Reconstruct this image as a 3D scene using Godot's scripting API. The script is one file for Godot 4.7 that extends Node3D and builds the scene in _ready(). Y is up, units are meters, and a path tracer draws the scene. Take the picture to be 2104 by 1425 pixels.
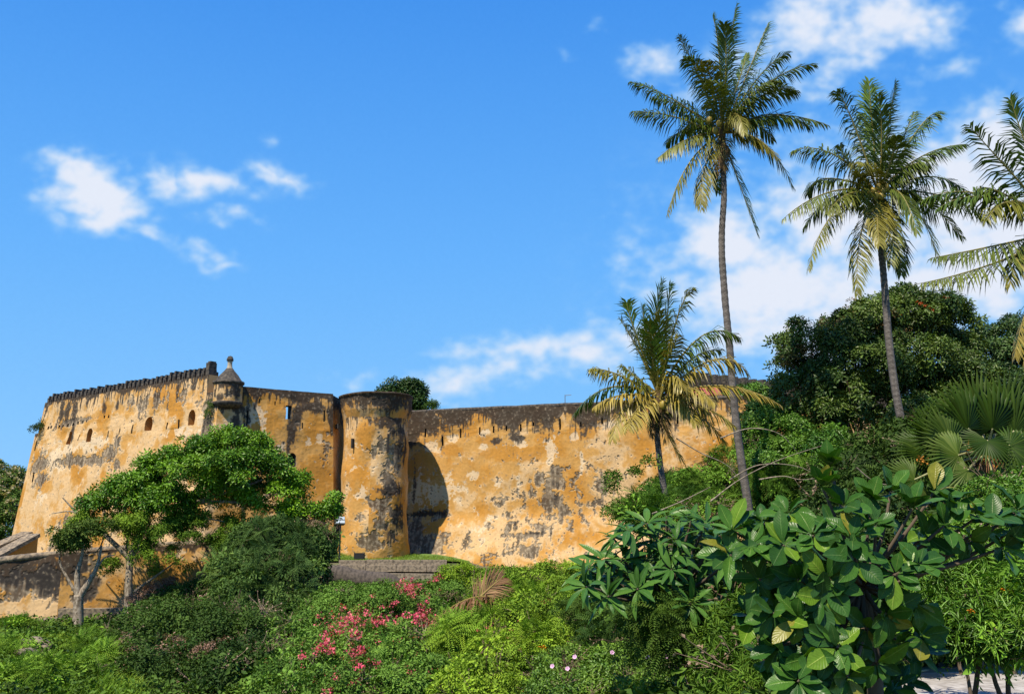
extends Node3D
# A hilltop fort of ochre plaster above a planted slope with coconut palms. Metres, y up, the eye is at y = 6.

const EYE := Vector3(0, 6, 0)
const FOCAL := 2021.0
const TILT := 0.19425
var rng := RandomNumberGenerator.new()
var big := FastNoiseLite.new()
var names := {}
var M := {}

func _ready() -> void:
	rng.seed = 4242
	big.seed = 3
	big.frequency = 0.02
	big.fractal_octaves = 4
	var cam := Camera3D.new()
	cam.position = EYE
	cam.rotation.x = TILT
	cam.fov = rad_to_deg(2.0 * atan(712.5 / FOCAL))
	cam.near = 0.1
	cam.far = 6000.0
	cam.name = "camera"
	add_child(cam)
	var env := Environment.new()
	env.background_mode = Environment.BG_SKY
	env.sky = build_sky()
	env.tonemap_mode = Environment.TONE_MAPPER_LINEAR
	env.tonemap_exposure = 1.48
	env.background_energy_multiplier = 0.70
	env.sdfgi_enabled = true
	env.ssao_enabled = true
	env.ssil_enabled = true
	var we := WorldEnvironment.new()
	we.name = "world_environment"
	we.environment = env
	add_child(we)
	var sun := DirectionalLight3D.new()
	sun.name = "sun"
	sun.light_energy = 1.5
	sun.light_color = Color(1.0, 0.95, 0.86)
	sun.light_angular_distance = 0.5
	sun.shadow_enabled = true
	add_child(sun)
	sun.look_at_from_position(Vector3.ZERO, -Vector3(-0.31, 0.83, 0.45), Vector3.UP)
	build_ground()
	build_fort()
	make_palette()
	build_palms()
	build_trees()
	build_shrubs()
	build_big_leaves()
	build_fan_palm()
	build_small_things()

# ---------------------------------------------------------------- numbers and names
func ray(px: float, py: float) -> Vector3:
	var a := (px - 1052.0) / FOCAL
	var b := -(py - 712.5) / FOCAL
	return Vector3(a, b * cos(TILT) + sin(TILT), b * sin(TILT) - cos(TILT))

func at(px: float, py: float, depth: float) -> Vector3:
	var d := ray(px, py)
	return EYE + d * (depth / -d.z)

func smooth(a: float, b: float, x: float) -> float:
	var t := clampf((x - a) / (b - a), 0.0, 1.0)
	return t * t * (3.0 - 2.0 * t)

func rr(a: float, b: float) -> float:
	return rng.randf_range(a, b)

func rdir() -> Vector3:
	var z := rr(-1, 1)
	var t := rr(0, TAU)
	var s := sqrt(1.0 - z * z)
	return Vector3(s * cos(t), z, s * sin(t))

func numbered(called: String) -> String:
	if not names.has(called):
		names[called] = 0
		return called
	names[called] += 1
	return "%s_%03d" % [called, names[called]]

func tag(o: Node3D, label: String, category: String, group := "", kind := "") -> void:
	o.set_meta("label", label)
	if category: o.set_meta("category", category)
	if group: o.set_meta("group", group)
	if kind: o.set_meta("kind", kind)

func thing(called: String, label: String, category: String, where := Vector3.ZERO, group := "") -> Node3D:
	var o := Node3D.new()
	o.name = numbered(called)
	add_child(o)
	o.position = where
	tag(o, label, category, group)
	return o

# a part: the mesh is made in world coordinates and moved under its thing
func part(o: Node3D, called: String, m: Mesh, mat: Material, own := false) -> MeshInstance3D:
	var p := MeshInstance3D.new()
	p.name = called
	p.mesh = m
	p.material_override = mat
	o.add_child(p, true)
	if not own:
		p.position = -root_of(o)
	return p

func root_of(o: Node3D) -> Vector3:
	var s := Vector3.ZERO
	var n: Node = o
	while n is Node3D and n != self:
		s += n.position
		n = n.get_parent()
	return s

func struct(called: String, m: Mesh, mat: Material, label := "") -> MeshInstance3D:
	var p := MeshInstance3D.new()
	p.name = numbered(called)
	p.mesh = m
	p.material_override = mat
	add_child(p)
	p.set_meta("kind", "structure")
	if label: p.set_meta("label", label)
	return p

# ---------------------------------------------------------------- mesh buffer
class Buf:
	var v := PackedVector3Array()
	var c := PackedColorArray()
	var t := PackedVector2Array()
	var i := PackedInt32Array()
	func add(p: Vector3, col := Color.WHITE, uv := Vector2.ZERO) -> int:
		v.append(p)
		c.append(col)
		t.append(uv)
		return v.size() - 1
	func tri(a: int, b: int, d: int) -> void:
		i.append(a)
		i.append(b)
		i.append(d)
	func quad(a: int, b: int, d: int, e: int) -> void:
		tri(a, b, d)
		tri(a, d, e)
	# a loose quad whose front looks along n
	func face(a: Vector3, b: Vector3, d: Vector3, e: Vector3, n: Vector3, col := Color.WHITE) -> void:
		var k := v.size()
		for p in [a, b, d, e]: add(p, col)
		if (d - a).cross(b - a).dot(n) >= 0.0: quad(k, k + 1, k + 2, k + 3)
		else: quad(k, k + 3, k + 2, k + 1)
	func box(b: Basis, o: Vector3, s: Vector3, col := Color.WHITE) -> void:
		var h := s * 0.5
		for ax in 3:
			for sg in [-1.0, 1.0]:
				var n := Vector3.ZERO
				n[ax] = sg
				var u := Vector3.ZERO
				u[(ax + 1) % 3] = 1.0
				var w := Vector3.ZERO
				w[(ax + 2) % 3] = 1.0
				var q: Array = []
				for k in [[-1, -1], [1, -1], [1, 1], [-1, 1]]:
					q.append(o + b * ((n + u * k[0] + w * k[1]) * h))
				face(q[0], q[1], q[2], q[3], b * n, col)
	func mesh() -> ArrayMesh:
		var n := PackedVector3Array()
		n.resize(v.size())
		for k in range(0, i.size(), 3):
			var a := i[k]
			var b := i[k + 1]
			var d := i[k + 2]
			var f := (v[d] - v[a]).cross(v[b] - v[a])
			n[a] += f
			n[b] += f
			n[d] += f
		for k in n.size():
			n[k] = n[k].normalized() if n[k].length_squared() > 1e-18 else Vector3.UP
		var arr := []
		arr.resize(Mesh.ARRAY_MAX)
		arr[Mesh.ARRAY_VERTEX] = v
		arr[Mesh.ARRAY_NORMAL] = n
		arr[Mesh.ARRAY_COLOR] = c
		arr[Mesh.ARRAY_TEX_UV] = t
		arr[Mesh.ARRAY_INDEX] = i
		var m := ArrayMesh.new()
		m.add_surface_from_arrays(Mesh.PRIMITIVE_TRIANGLES, arr)
		return m

func frame_on(z: Vector3, hint := Vector3.UP) -> Basis:
	z = z.normalized()
	var x := hint.cross(z)
	if x.length() < 0.01: x = Vector3.RIGHT.cross(z)
	if x.length() < 0.01: x = Vector3.FORWARD.cross(z)
	x = x.normalized()
	return Basis(x, z.cross(x), z)

# a tapered tube along points; radii per point
func tube(b: Buf, pts: Array, rad: Array, sides := 6, col := Color.WHITE, rough := 0.0) -> void:
	var start := b.v.size()
	var len := 0.0
	for k in pts.size():
		var d: Vector3 = (pts[min(k + 1, pts.size() - 1)] - pts[max(k - 1, 0)])
		if k > 0: len += (pts[k] - pts[k - 1]).length()
		var f := frame_on(d, Vector3(0.3, 0.2, 0.9))
		for s in sides:
			var a := TAU * s / sides
			var r: float = rad[k] * (1.0 + rough * big.get_noise_3d(pts[k].x * 40.0 + s * 17.0, pts[k].y * 40.0, pts[k].z * 40.0))
			b.add(pts[k] + (f.x * cos(a) + f.y * sin(a)) * r, col, Vector2(float(s) / sides, len))
	for k in pts.size() - 1:
		for s in sides:
			var s2 := (s + 1) % sides
			var p := start + k * sides
			b.quad(p + s, p + sides + s, p + sides + s2, p + s2)
	var tip := b.add(pts[-1], col)
	var e := start + (pts.size() - 1) * sides
	for s in sides:
		b.tri(e + s, tip, e + (s + 1) % sides)

# points of a smooth curve through the given points
func curve(p: Array, n: int) -> Array:
	var out := []
	for k in n + 1:
		var x := float(k) / n * (p.size() - 1)
		var i := mini(int(x), p.size() - 2)
		var f := x - i
		var a: Vector3 = p[max(i - 1, 0)]
		var b: Vector3 = p[i]
		var c: Vector3 = p[i + 1]
		var d: Vector3 = p[min(i + 2, p.size() - 1)]
		out.append(0.5 * ((2.0 * b) + (c - a) * f + (2.0 * a - 5.0 * b + 4.0 * c - d) * f * f + (3.0 * b - a - 3.0 * c + d) * f * f * f))
	return out

func taper(n: int, a: float, b: float) -> Array:
	var out := []
	for k in n + 1: out.append(lerpf(a, b, float(k) / n))
	return out

# a turned body about a vertical axis: prof is a list of (radius, height)
func lathe(b: Buf, o: Vector3, prof: Array, sides: int, wobble := 0.0, a0 := 0.0, a1 := TAU) -> void:
	var start := b.v.size()
	for k in prof.size():
		for s in sides + 1:
			var a := lerpf(a0, a1, float(s) / sides)
			var d := Vector3(sin(a), 0, cos(a))
			var p: Vector3 = o + d * prof[k].x + Vector3.UP * prof[k].y
			p += d * wobble * big.get_noise_3d(p.x * 22.0, p.y * 22.0, p.z * 22.0)
			b.add(p, Color.WHITE, Vector2(float(s) / sides, prof[k].y))
	for k in prof.size() - 1:
		for s in sides:
			var p := start + k * (sides + 1) + s
			b.quad(p, p + sides + 1, p + sides + 2, p + 1)

func std(col: Color, rough := 0.9) -> StandardMaterial3D:
	var m := StandardMaterial3D.new()
	m.albedo_color = col
	m.roughness = rough
	return m

func lin(r: float, g: float, b: float) -> Color:
	return Color(r, g, b).linear_to_srgb()

func noise_tex(size: int, freq: float, cols: Array, offs: Array, seed_: int, oct := 5) -> ImageTexture:
	var n := FastNoiseLite.new()
	n.seed = seed_
	n.frequency = freq
	n.fractal_octaves = oct
	var src := n.get_seamless_image(size, size)
	var g := Gradient.new()
	g.colors = PackedColorArray(cols)
	g.offsets = PackedFloat32Array(offs)
	var im := Image.create(size, size, true, Image.FORMAT_RGB8)
	for y in size:
		for x in size:
			im.set_pixel(x, y, g.sample(src.get_pixel(x, y).r))
	im.generate_mipmaps()
	return ImageTexture.create_from_image(im)

# ---------------------------------------------------------------- the ground
var spots: Array[Vector3] = []

func spot(px: float, py: float, depth: float) -> void:
	spots.append(at(px, py, depth))

func plant_spots() -> void:
	for s in [Vector3(0, 4.3, 0), Vector3(3, 4.35, -6), Vector3(5, 4.3, -11), Vector3(9, 4.3, -12), Vector3(9, 4.4, -22), Vector3(14, 4.4, -18), Vector3(-3, 3.2, -9), Vector3(-9, 2.2, -13), Vector3(-2, 2.2, -15), Vector3(-14, 2.2, -19), Vector3(-7, 2.0, -19), Vector3(10, 4.4, 10), Vector3(-10, 3.8, 8),
			Vector3(20, 5.4, -32), Vector3(12, 5.6, -38), Vector3(22, 6.6, -46), Vector3(-30, 3.0, -40), Vector3(-40, 4.0, -60), Vector3(-10, 5.1, -70), Vector3(10, 5.6, -70), Vector3(30, 7.0, -70), Vector3(45, 6.0, -30), Vector3(-40, 1.5, -20), Vector3(5, 4.6, -30), Vector3(40, 4.5, 10), Vector3(-40, 2.5, 10), Vector3(0, 4.0, 40)]:
		spots.append(s)
	spot(60, 1298, 36)
	spot(130, 1287, 37.5)
	spot(250, 1270, 39)
	spot(100, 1390, 26)
	spot(20, 1420, 22)
	spot(230, 1380, 27)
	spot(330, 1240, 41)
	spot(420, 1200, 44)
	spot(560, 1180, 46)
	spot(700, 1152, 46.2)
	spot(800, 1152, 46.2)
	spot(920, 1154, 46.2)
	for x in [690, 760, 830, 900, 960]: spot(x, 1192, 44.0)
	spot(700, 1141, 52)
	spot(850, 1140, 54)
	spot(700, 1215, 42)
	spot(900, 1215, 42)
	spot(1000, 1190, 48)
	spot(1170, 1185, 48)
	spot(1350, 1160, 46)
	spot(1500, 1120, 46)
	spot(700, 1370, 30)
	spot(900, 1320, 33)
	spot(1100, 1290, 34)

func ground(x: float, z: float) -> float:
	var s := 0.0
	var w := 0.0
	for p in spots:
		var d := (p.x - x) * (p.x - x) + (p.z - z) * (p.z - z)
		var k := 1.0 / (d * d + 0.5)
		s += p.y * k
		w += k
	var base := s / w
	var far := smooth(60.0, 140.0, Vector2(x, z + 25.0).length())
	return lerpf(base + 0.12 * big.get_noise_2d(x * 12.0, z * 12.0), 2.5, far)

var gnd_x: PackedFloat32Array
var gnd_z: PackedFloat32Array

func build_ground() -> void:
	plant_spots()
	var xs := []
	var x := -50.0
	while x <= 50.0:
		xs.append(x)
		x += 1.25
	var far := [4.0, 10.0, 22.0, 50.0, 120.0, 300.0, 800.0, 2400.0]
	var zs := []
	var z := 14.0
	while z >= -85.0:
		zs.append(z)
		z -= 1.25
	for f in far:
		xs.push_front(-50.0 - f)
		xs.append(50.0 + f)
		zs.push_front(14.0 + f)
		zs.append(-85.0 - f)
	var b := Buf.new()
	for zz in zs:
		for xx in xs:
			b.add(Vector3(xx, ground(xx, zz), zz))
	var w := xs.size()
	for r in zs.size() - 1:
		for c in w - 1:
			var k := r * w + c
			b.quad(k, k + w, k + w + 1, k + 1)
	var m := StandardMaterial3D.new()
	m.albedo_texture = noise_tex(512, 0.012, [lin(0.05, 0.07, 0.02), lin(0.075, 0.11, 0.03), lin(0.13, 0.10, 0.06), lin(0.17, 0.13, 0.08)], [0.0, 0.45, 0.62, 1.0], 5)
	m.uv1_triplanar = true
	m.uv1_world_triplanar = true
	m.uv1_scale = Vector3(0.14, 0.14, 0.14)
	m.roughness = 0.95
	struct("ground", b.mesh(), m, "grassy earth slope falling from the fort towards the viewer")

# ---------------------------------------------------------------- the sky
const CLOUDS := [
	[150, 352, 62, 40, 0, 1.2], [190, 390, 88, 62, 0, 1.3], [125, 380, 50, 44, 0, 1.0], [236, 432, 72, 46, 0, 1.25], [200, 450, 50, 30, 0, 1.0], [280, 470, 70, 12, 5, 0.5], [330, 372, 76, 32, 5, 0.72], [440, 375, 92, 28, 8, 0.95], [380, 350, 70, 24, 0, 0.55], [572, 360, 60, 28, 8, 0.85], [470, 450, 90, 20, 8, 0.5], [425, 525, 62, 19, 20, 0.9], [460, 550, 42, 12, 10, 0.8], [300, 482, 60, 10, 5, 0.6], [555, 290, 30, 16, 0, 0.38],
	[1000, 760, 150, 44, -12, 1.05], [1100, 715, 130, 30, -14, 1], [1200, 730, 110, 34, -8, 0.85], [900, 780, 90, 28, -10, 0.7], [940, 720, 60, 22, -10, 0.5], [725, 788, 55, 24, 0, 0.5], [915, 830, 60, 18, 0, 0.45],
	[1760, 560, 420, 300, 0, 0.75], [1500, 500, 110, 70, 0, 1.22], [1600, 600, 180, 90, 0, 1.22], [1700, 450, 140, 120, 0, 1.159], [1850, 350, 130, 80, -20, 1.037], [1980, 400, 120, 130, 0, 1.403], [2060, 300, 90, 90, 0, 1.342], [1700, 640, 200, 80, 0, 1.098], [1950, 560, 200, 90, 0, 1.22], [1520, 690, 150, 60, 0, 0.915], [1330, 600, 90, 40, 0, 0.671], [1300, 700, 90, 50, -8, 0.854], [2080, 480, 80, 120, 0, 1.464], [2050, 620, 120, 50, 0, 0.976],
	[1640, 60, 150, 70, -25, 0.9], [1800, 50, 170, 75, -10, 0.95], [1720, 130, 120, 50, -25, 0.8], [1600, 150, 90, 60, -30, 0.7], [1880, 20, 90, 60, 0, 0.8], [1360, 130, 62, 42, 0, 0.82], [1330, 120, 40, 30, 0, 0.5], [1400, 180, 60, 40, 0, 0.5], [2090, 50, 46, 46, -30, 0.8], [1960, 140, 90, 26, -12, 0.55], [1700, 200, 70, 30, 0, 0.45], [1240, 52, 24, 18, 0, 0.5], [1160, 105, 26, 12, 20, 0.34], [1280, 530, 46, 30, 0, 0.42], [1265, 440, 34, 24, 0, 0.36],
]

func build_sky() -> Sky:
	var grad := Gradient.new()
	grad.offsets = PackedFloat32Array([0.0, 0.07, 0.18, 0.34, 0.55, 1.0])
	grad.colors = PackedColorArray([Color8(152, 206, 252), Color8(132, 196, 252), Color8(104, 177, 250), Color8(70, 147, 235), Color8(48, 118, 210), Color8(34, 92, 186)])
	var n := FastNoiseLite.new()
	n.seed = 11
	n.frequency = 1.0
	n.fractal_octaves = 5
	var n2 := FastNoiseLite.new()
	n2.seed = 29
	n2.frequency = 1.0
	n2.fractal_octaves = 3
	var white := Color8(226, 233, 247)
	var small := Image.create(512, 256, false, Image.FORMAT_RGB8)
	for y in 256:
		var el := PI * 0.5 - PI * (y + 0.5) / 256.0
		for x in 512:
			var az := TAU * ((x + 0.5) / 512.0 - 0.5)
			var d := Vector3(sin(az) * cos(el), sin(el), -cos(az) * cos(el))
			var c := grad.sample(maxf(0.0, el / (PI * 0.5)))
			if el < 0: c = Color8(70, 80, 50)
			else:
				var q := d / (d.y + 0.25)
				var k := smooth(0.12, 0.55, n.get_noise_3d(q.x * 1.2, 3.0, q.z * 1.2)) * smooth(0.0, 0.1, d.y)
				c = c.lerp(white, 0.75 * k)
			small.set_pixel(x, y, c)
	var W := 4096
	var H := 2048
	small.resize(W, H, Image.INTERPOLATE_CUBIC)
	var x0 := int(W * (0.5 - 36.0 / 360.0))
	var x1 := int(W * (0.5 + 36.0 / 360.0))
	var y0 := int(H * (90.0 - 38.0) / 180.0)
	var y1 := int(H * 0.5)
	var r := RandomNumberGenerator.new()
	r.seed = 5
	for y in range(y0, y1):
		var el := PI * 0.5 - PI * (y + 0.5) / H
		var base := grad.sample(el / (PI * 0.5))
		for x in range(x0, x1):
			var az := TAU * ((x + 0.5) / W - 0.5)
			var d := Vector3(sin(az) * cos(el), sin(el), -cos(az) * cos(el))
			# the same direction as a place on a tilted plane
			var f := d.y * sin(TILT) - d.z * cos(TILT)
			var px := 1052.0 + FOCAL * d.x / f
			var py := 712.5 - FOCAL * (d.y * cos(TILT) + d.z * sin(TILT)) / f
			var wx := px + 34.0 * n2.get_noise_2d(px / 150.0, py / 110.0)
			var wy := py + 22.0 * n2.get_noise_2d(px / 150.0 + 40.0, py / 110.0)
			var field := 0.0
			for e in CLOUDS:
				var ex: float = wx - e[0]
				var ey: float = wy - e[1]
				if absf(ex) > 2.2 * (e[2] + e[3]) or absf(ey) > 2.2 * (e[2] + e[3]): continue
				var a: float = deg_to_rad(e[4])
				var u: float = (ex * cos(a) + ey * sin(a)) / e[2]
				var v: float = (-ex * sin(a) + ey * cos(a)) / e[3]
				var q := u * u + v * v
				if q < 4.0:
					field = maxf(field, e[5] * exp(-q)) + 0.22 * e[5] * exp(-q) * (1.0 if field > 0.0 else 0.0)
			var c := base
			if field > 0.02:
				var t := n.get_noise_2d(px / 170.0, py / 100.0) * 0.75 + n.get_noise_2d(px / 46.0 + 90.0, py / 32.0) * 0.42
				var dens := smooth(0.02, 1.35, field * 0.92 + t * 0.78 * smooth(0.02, 0.3, field))
				c = base.lerp(white, dens)
			var edge := minf(minf(x - x0, x1 - x), float(y - y0)) / 60.0
			var j := r.randf_range(-0.004, 0.004)
			c = Color(c.r + j, c.g + j, c.b + j)
			if edge < 1.0: c = small.get_pixel(x, y).lerp(c, edge)
			small.set_pixel(x, y, c)
	var m := PanoramaSkyMaterial.new()
	var turned := Image.create(W, H, false, Image.FORMAT_RGB8)
	turned.blit_rect(small, Rect2i(W / 2, 0, W / 2, H), Vector2i(0, 0))
	turned.blit_rect(small, Rect2i(0, 0, W / 2, H), Vector2i(W / 2, 0))
	m.panorama = ImageTexture.create_from_image(turned)
	var s := Sky.new()
	s.sky_material = m
	return s

# ---------------------------------------------------------------- walls
# A wall face between two plan points, with a batter, openings cut through its grid and a texture of its own.
class Wall:
	var P: Vector2
	var Q: Vector2
	var mp := Vector2.ZERO
	var mq := Vector2.ZERO
	var N: Vector2
	var len: float
	var y0: float
	var y1: float
	var lean := 0.1
	var knee := -100.0
	var knee_lean := 0.0
	var tops := []
	var holes := []
	var noise: FastNoiseLite
	var relief := 0.1
	func set_up(p: Vector2, q: Vector2, from: float, to: float, n: FastNoiseLite) -> void:
		P = p
		Q = q
		y0 = from
		y1 = to
		noise = n
		len = (Q - P).length()
		var d := (Q - P) / len
		N = Vector2(-d.y, d.x)
		mp = N
		mq = N
		tops = [[0.0, y1], [len, y1]]
	func top(u: float) -> float:
		for k in range(tops.size() - 1):
			if u <= tops[k + 1][0] and tops[k + 1][0] > tops[k][0]:
				return lerpf(tops[k][1], tops[k + 1][1], clampf((u - tops[k][0]) / (tops[k + 1][0] - tops[k][0]), 0, 1))
		return tops[-1][1]
	func off(y: float) -> float:
		return lean * (y1 - y) + maxf(0.0, knee - y) * knee_lean
	func bump(u: float, y: float) -> float:
		var e := minf(1.0, minf(u, len - u) / 0.5)
		return relief * e * (noise.get_noise_2d(u * 22.0 + P.x * 31.0, y * 22.0) + 0.4 * noise.get_noise_2d(u * 90.0, y * 90.0 + P.y * 7.0))
	func pos(u: float, y: float, d := 0.0) -> Vector3:
		var s := u / len
		var o := off(y)
		var b := (P + mp * o).lerp(Q + mq * o, s) + N * d
		return Vector3(b.x, y, b.y)
	func skin(u: float, y: float) -> Vector3:
		return pos(u, y, bump(u, y))
	# where a line of sight meets the plane of the wall (batter left out once, then put in)
	func meet(o: Vector3, r: Vector3) -> Vector2:
		var sh := 0.0
		var out := Vector2.ZERO
		for k in 3:
			var a := P + N * sh - Vector2(o.x, o.z)
			var d := Vector2(r.x, r.z)
			var t := a.dot(N) / d.dot(N)
			var hit := d * t - a
			out = Vector2(hit.dot((Q - P) / len), o.y + r.y * t)
			sh = off(out.y)
		return out

func meet(w: Wall, px: float, py: float) -> Vector2:
	return w.meet(EYE, ray(px, py))

# an opening seen at these places of the photograph's frame
func hole(w: Wall, px0: float, py0: float, px1: float, py1: float, kind: String, deep: float, arch := false) -> void:
	var a := meet(w, px0, (py0 + py1) * 0.5)
	var b := meet(w, px1, (py0 + py1) * 0.5)
	var t := meet(w, (px0 + px1) * 0.5, py0)
	var l := meet(w, (px0 + px1) * 0.5, py1)
	w.holes.append({"u0": a.x, "u1": b.x, "y0": l.y, "y1": t.y, "kind": kind, "deep": deep, "arch": arch})

func lines(from: float, to: float, step: float, extra: Array) -> Array:
	var out := [from, to]
	for e in extra:
		if e > from + 0.004 and e < to - 0.004: out.append(e)
	var x := from + step
	while x < to - step * 0.3:
		out.append(x)
		x += step
	out.sort()
	var slim := [out[0]]
	for e in out:
		if e - slim[-1] > 0.004: slim.append(e)
	return slim

func outline(h: Dictionary) -> Array:
	var p := []
	if h.arch:
		var r: float = (h.u1 - h.u0) * 0.5
		var cy: float = h.y1 - r * 1.15
		p = [Vector2(h.u1, h.y0), Vector2(h.u0, h.y0)]
		for k in 9:
			var a := PI - PI * k / 8.0
			p.append(Vector2((h.u0 + h.u1) * 0.5 + r * cos(a), cy + r * 1.15 * sin(a)))
	else:
		p = [Vector2(h.u1, h.y0), Vector2(h.u0, h.y0), Vector2(h.u0, h.y1), Vector2(h.u1, h.y1)]
	return p

func build_wall(o: Node3D, called: String, w: Wall, mat: Material, thick: float, cap: Material, inner: Material) -> MeshInstance3D:
	var ux := []
	var yx := []
	for h in w.holes:
		ux.append_array([h.u0, h.u1])
		yx.append_array([h.y0, h.y1])
	for t in w.tops:
		ux.append(t[0])
		if t[0] > 0.01 and t[0] < w.len - 0.01: yx.append(t[1])
	var us := lines(0.0, w.len, 0.3, ux)
	var ys := lines(w.y0, w.y1, 0.3, yx)
	var b := Buf.new()
	var H := w.y1 - w.y0
	for y in ys:
		for u in us:
			var yy := minf(y, w.top(u))
			b.add(w.skin(u, yy), Color.WHITE, Vector2(u / w.len, (w.y1 - yy) / H))
	var n := us.size()
	for r in ys.size() - 1:
		for c in n - 1:
			var um: float = (us[c] + us[c + 1]) * 0.5
			var ym: float = (ys[r] + ys[r + 1]) * 0.5
			if ys[r] >= w.top(us[c]) - 0.001 and ys[r] >= w.top(us[c + 1]) - 0.001: continue
			var cut := false
			for h in w.holes:
				if um > h.u0 and um < h.u1 and ym > h.y0 and ym < h.y1: cut = true
			if cut: continue
			var k := r * n + c
			b.quad(k, k + n, k + n + 1, k + 1)
	# what an arch leaves of its rectangle
	for h in w.holes:
		if not h.arch: continue
		var p := outline(h)
		for side in 2:
			var corner := Vector2(h.u0 if side == 0 else h.u1, h.y1)
			var ring := []
			for k in range(2, 7) if side == 0 else range(6, 11): ring.append(p[k])
			for k in ring.size() - 1:
				var q := []
				for e in [corner, ring[k], ring[k + 1]]: q.append(b.add(w.skin(e.x, e.y), Color.WHITE, Vector2(e.x / w.len, (w.y1 - e.y) / H)))
				b.tri(q[0], q[2], q[1])
	var wall := part(o, called, b.mesh(), mat)
	# top and back, with the openings that go right through left open
	var t := Buf.new()
	var cuts := lines(0.0, w.len, 0.6, ux)
	var ups := lines(w.y0, w.y1, 2.0, yx)
	for c in cuts.size() - 1:
		var a: float = cuts[c]
		var e: float = cuts[c + 1]
		var ta := w.top(a + 0.002)
		var te := w.top(e - 0.002)
		t.face(w.pos(a, ta, w.bump(a, ta)), w.pos(e, te, w.bump(e, te)), w.pos(e, te, -thick), w.pos(a, ta, -thick), Vector3.UP)
		for r in ups.size() - 1:
			var lo: float = ups[r]
			if lo >= maxf(ta, te): continue
			var cut := false
			for h in w.holes:
				if h.deep > thick and (a + e) * 0.5 > h.u0 and (a + e) * 0.5 < h.u1 and (lo + ups[r + 1]) * 0.5 > h.y0 and (lo + ups[r + 1]) * 0.5 < h.y1: cut = true
			if cut: continue
			t.face(w.pos(a, lo, -thick), w.pos(e, lo, -thick), w.pos(e, minf(ups[r + 1], te), -thick), w.pos(a, minf(ups[r + 1], ta), -thick), Vector3(-w.N.x, 0, -w.N.y))
	for e in [0.0, w.len]:
		var te := w.top(e)
		t.face(w.pos(e, w.y0, 0), w.pos(e, te, 0), w.pos(e, te, -thick), w.pos(e, w.y0, -thick), Vector3(w.Q.x - w.P.x, 0, w.Q.y - w.P.y) * (1.0 if e > 0.0 else -1.0))
	for k in range(1, w.tops.size() - 1):
		if w.tops[k][0] - w.tops[k - 1][0] < 0.02 and absf(w.tops[k][1] - w.tops[k - 1][1]) > 0.05:
			var e: float = w.tops[k][0]
			var ya: float = minf(w.tops[k][1], w.tops[k - 1][1])
			var yb: float = maxf(w.tops[k][1], w.tops[k - 1][1])
			t.face(w.pos(e, ya, 0), w.pos(e, yb, 0), w.pos(e, yb, -thick), w.pos(e, ya, -thick), Vector3(w.Q.x - w.P.x, 0, w.Q.y - w.P.y) * (1.0 if w.tops[k][1] < w.tops[k - 1][1] else -1.0))
	part(o, "wall_core", t.mesh(), cap)
	for h in w.holes:
		var q := Buf.new()
		var p := outline(h)
		var deep: float = minf(h.deep, thick)
		var mid := w.pos((h.u0 + h.u1) * 0.5, (h.y0 + h.y1) * 0.5, -deep * 0.5)
		var back := []
		for k in p.size():
			var a: Vector2 = p[k]
			var e: Vector2 = p[(k + 1) % p.size()]
			var q0 := w.skin(a.x, a.y)
			var q1 := w.skin(e.x, e.y)
			q.face(q0, q1, w.pos(e.x, e.y, -deep), w.pos(a.x, a.y, -deep), mid - (q0 + q1) * 0.5)
			back.append(w.pos(a.x, a.y, -deep))
		if h.deep <= thick:
			for k in range(1, back.size() - 1): q.face(back[0], back[k], back[k + 1], back[k + 1], Vector3(w.N.x, 0, w.N.y))
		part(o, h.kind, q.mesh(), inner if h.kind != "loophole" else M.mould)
	return wall

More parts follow.
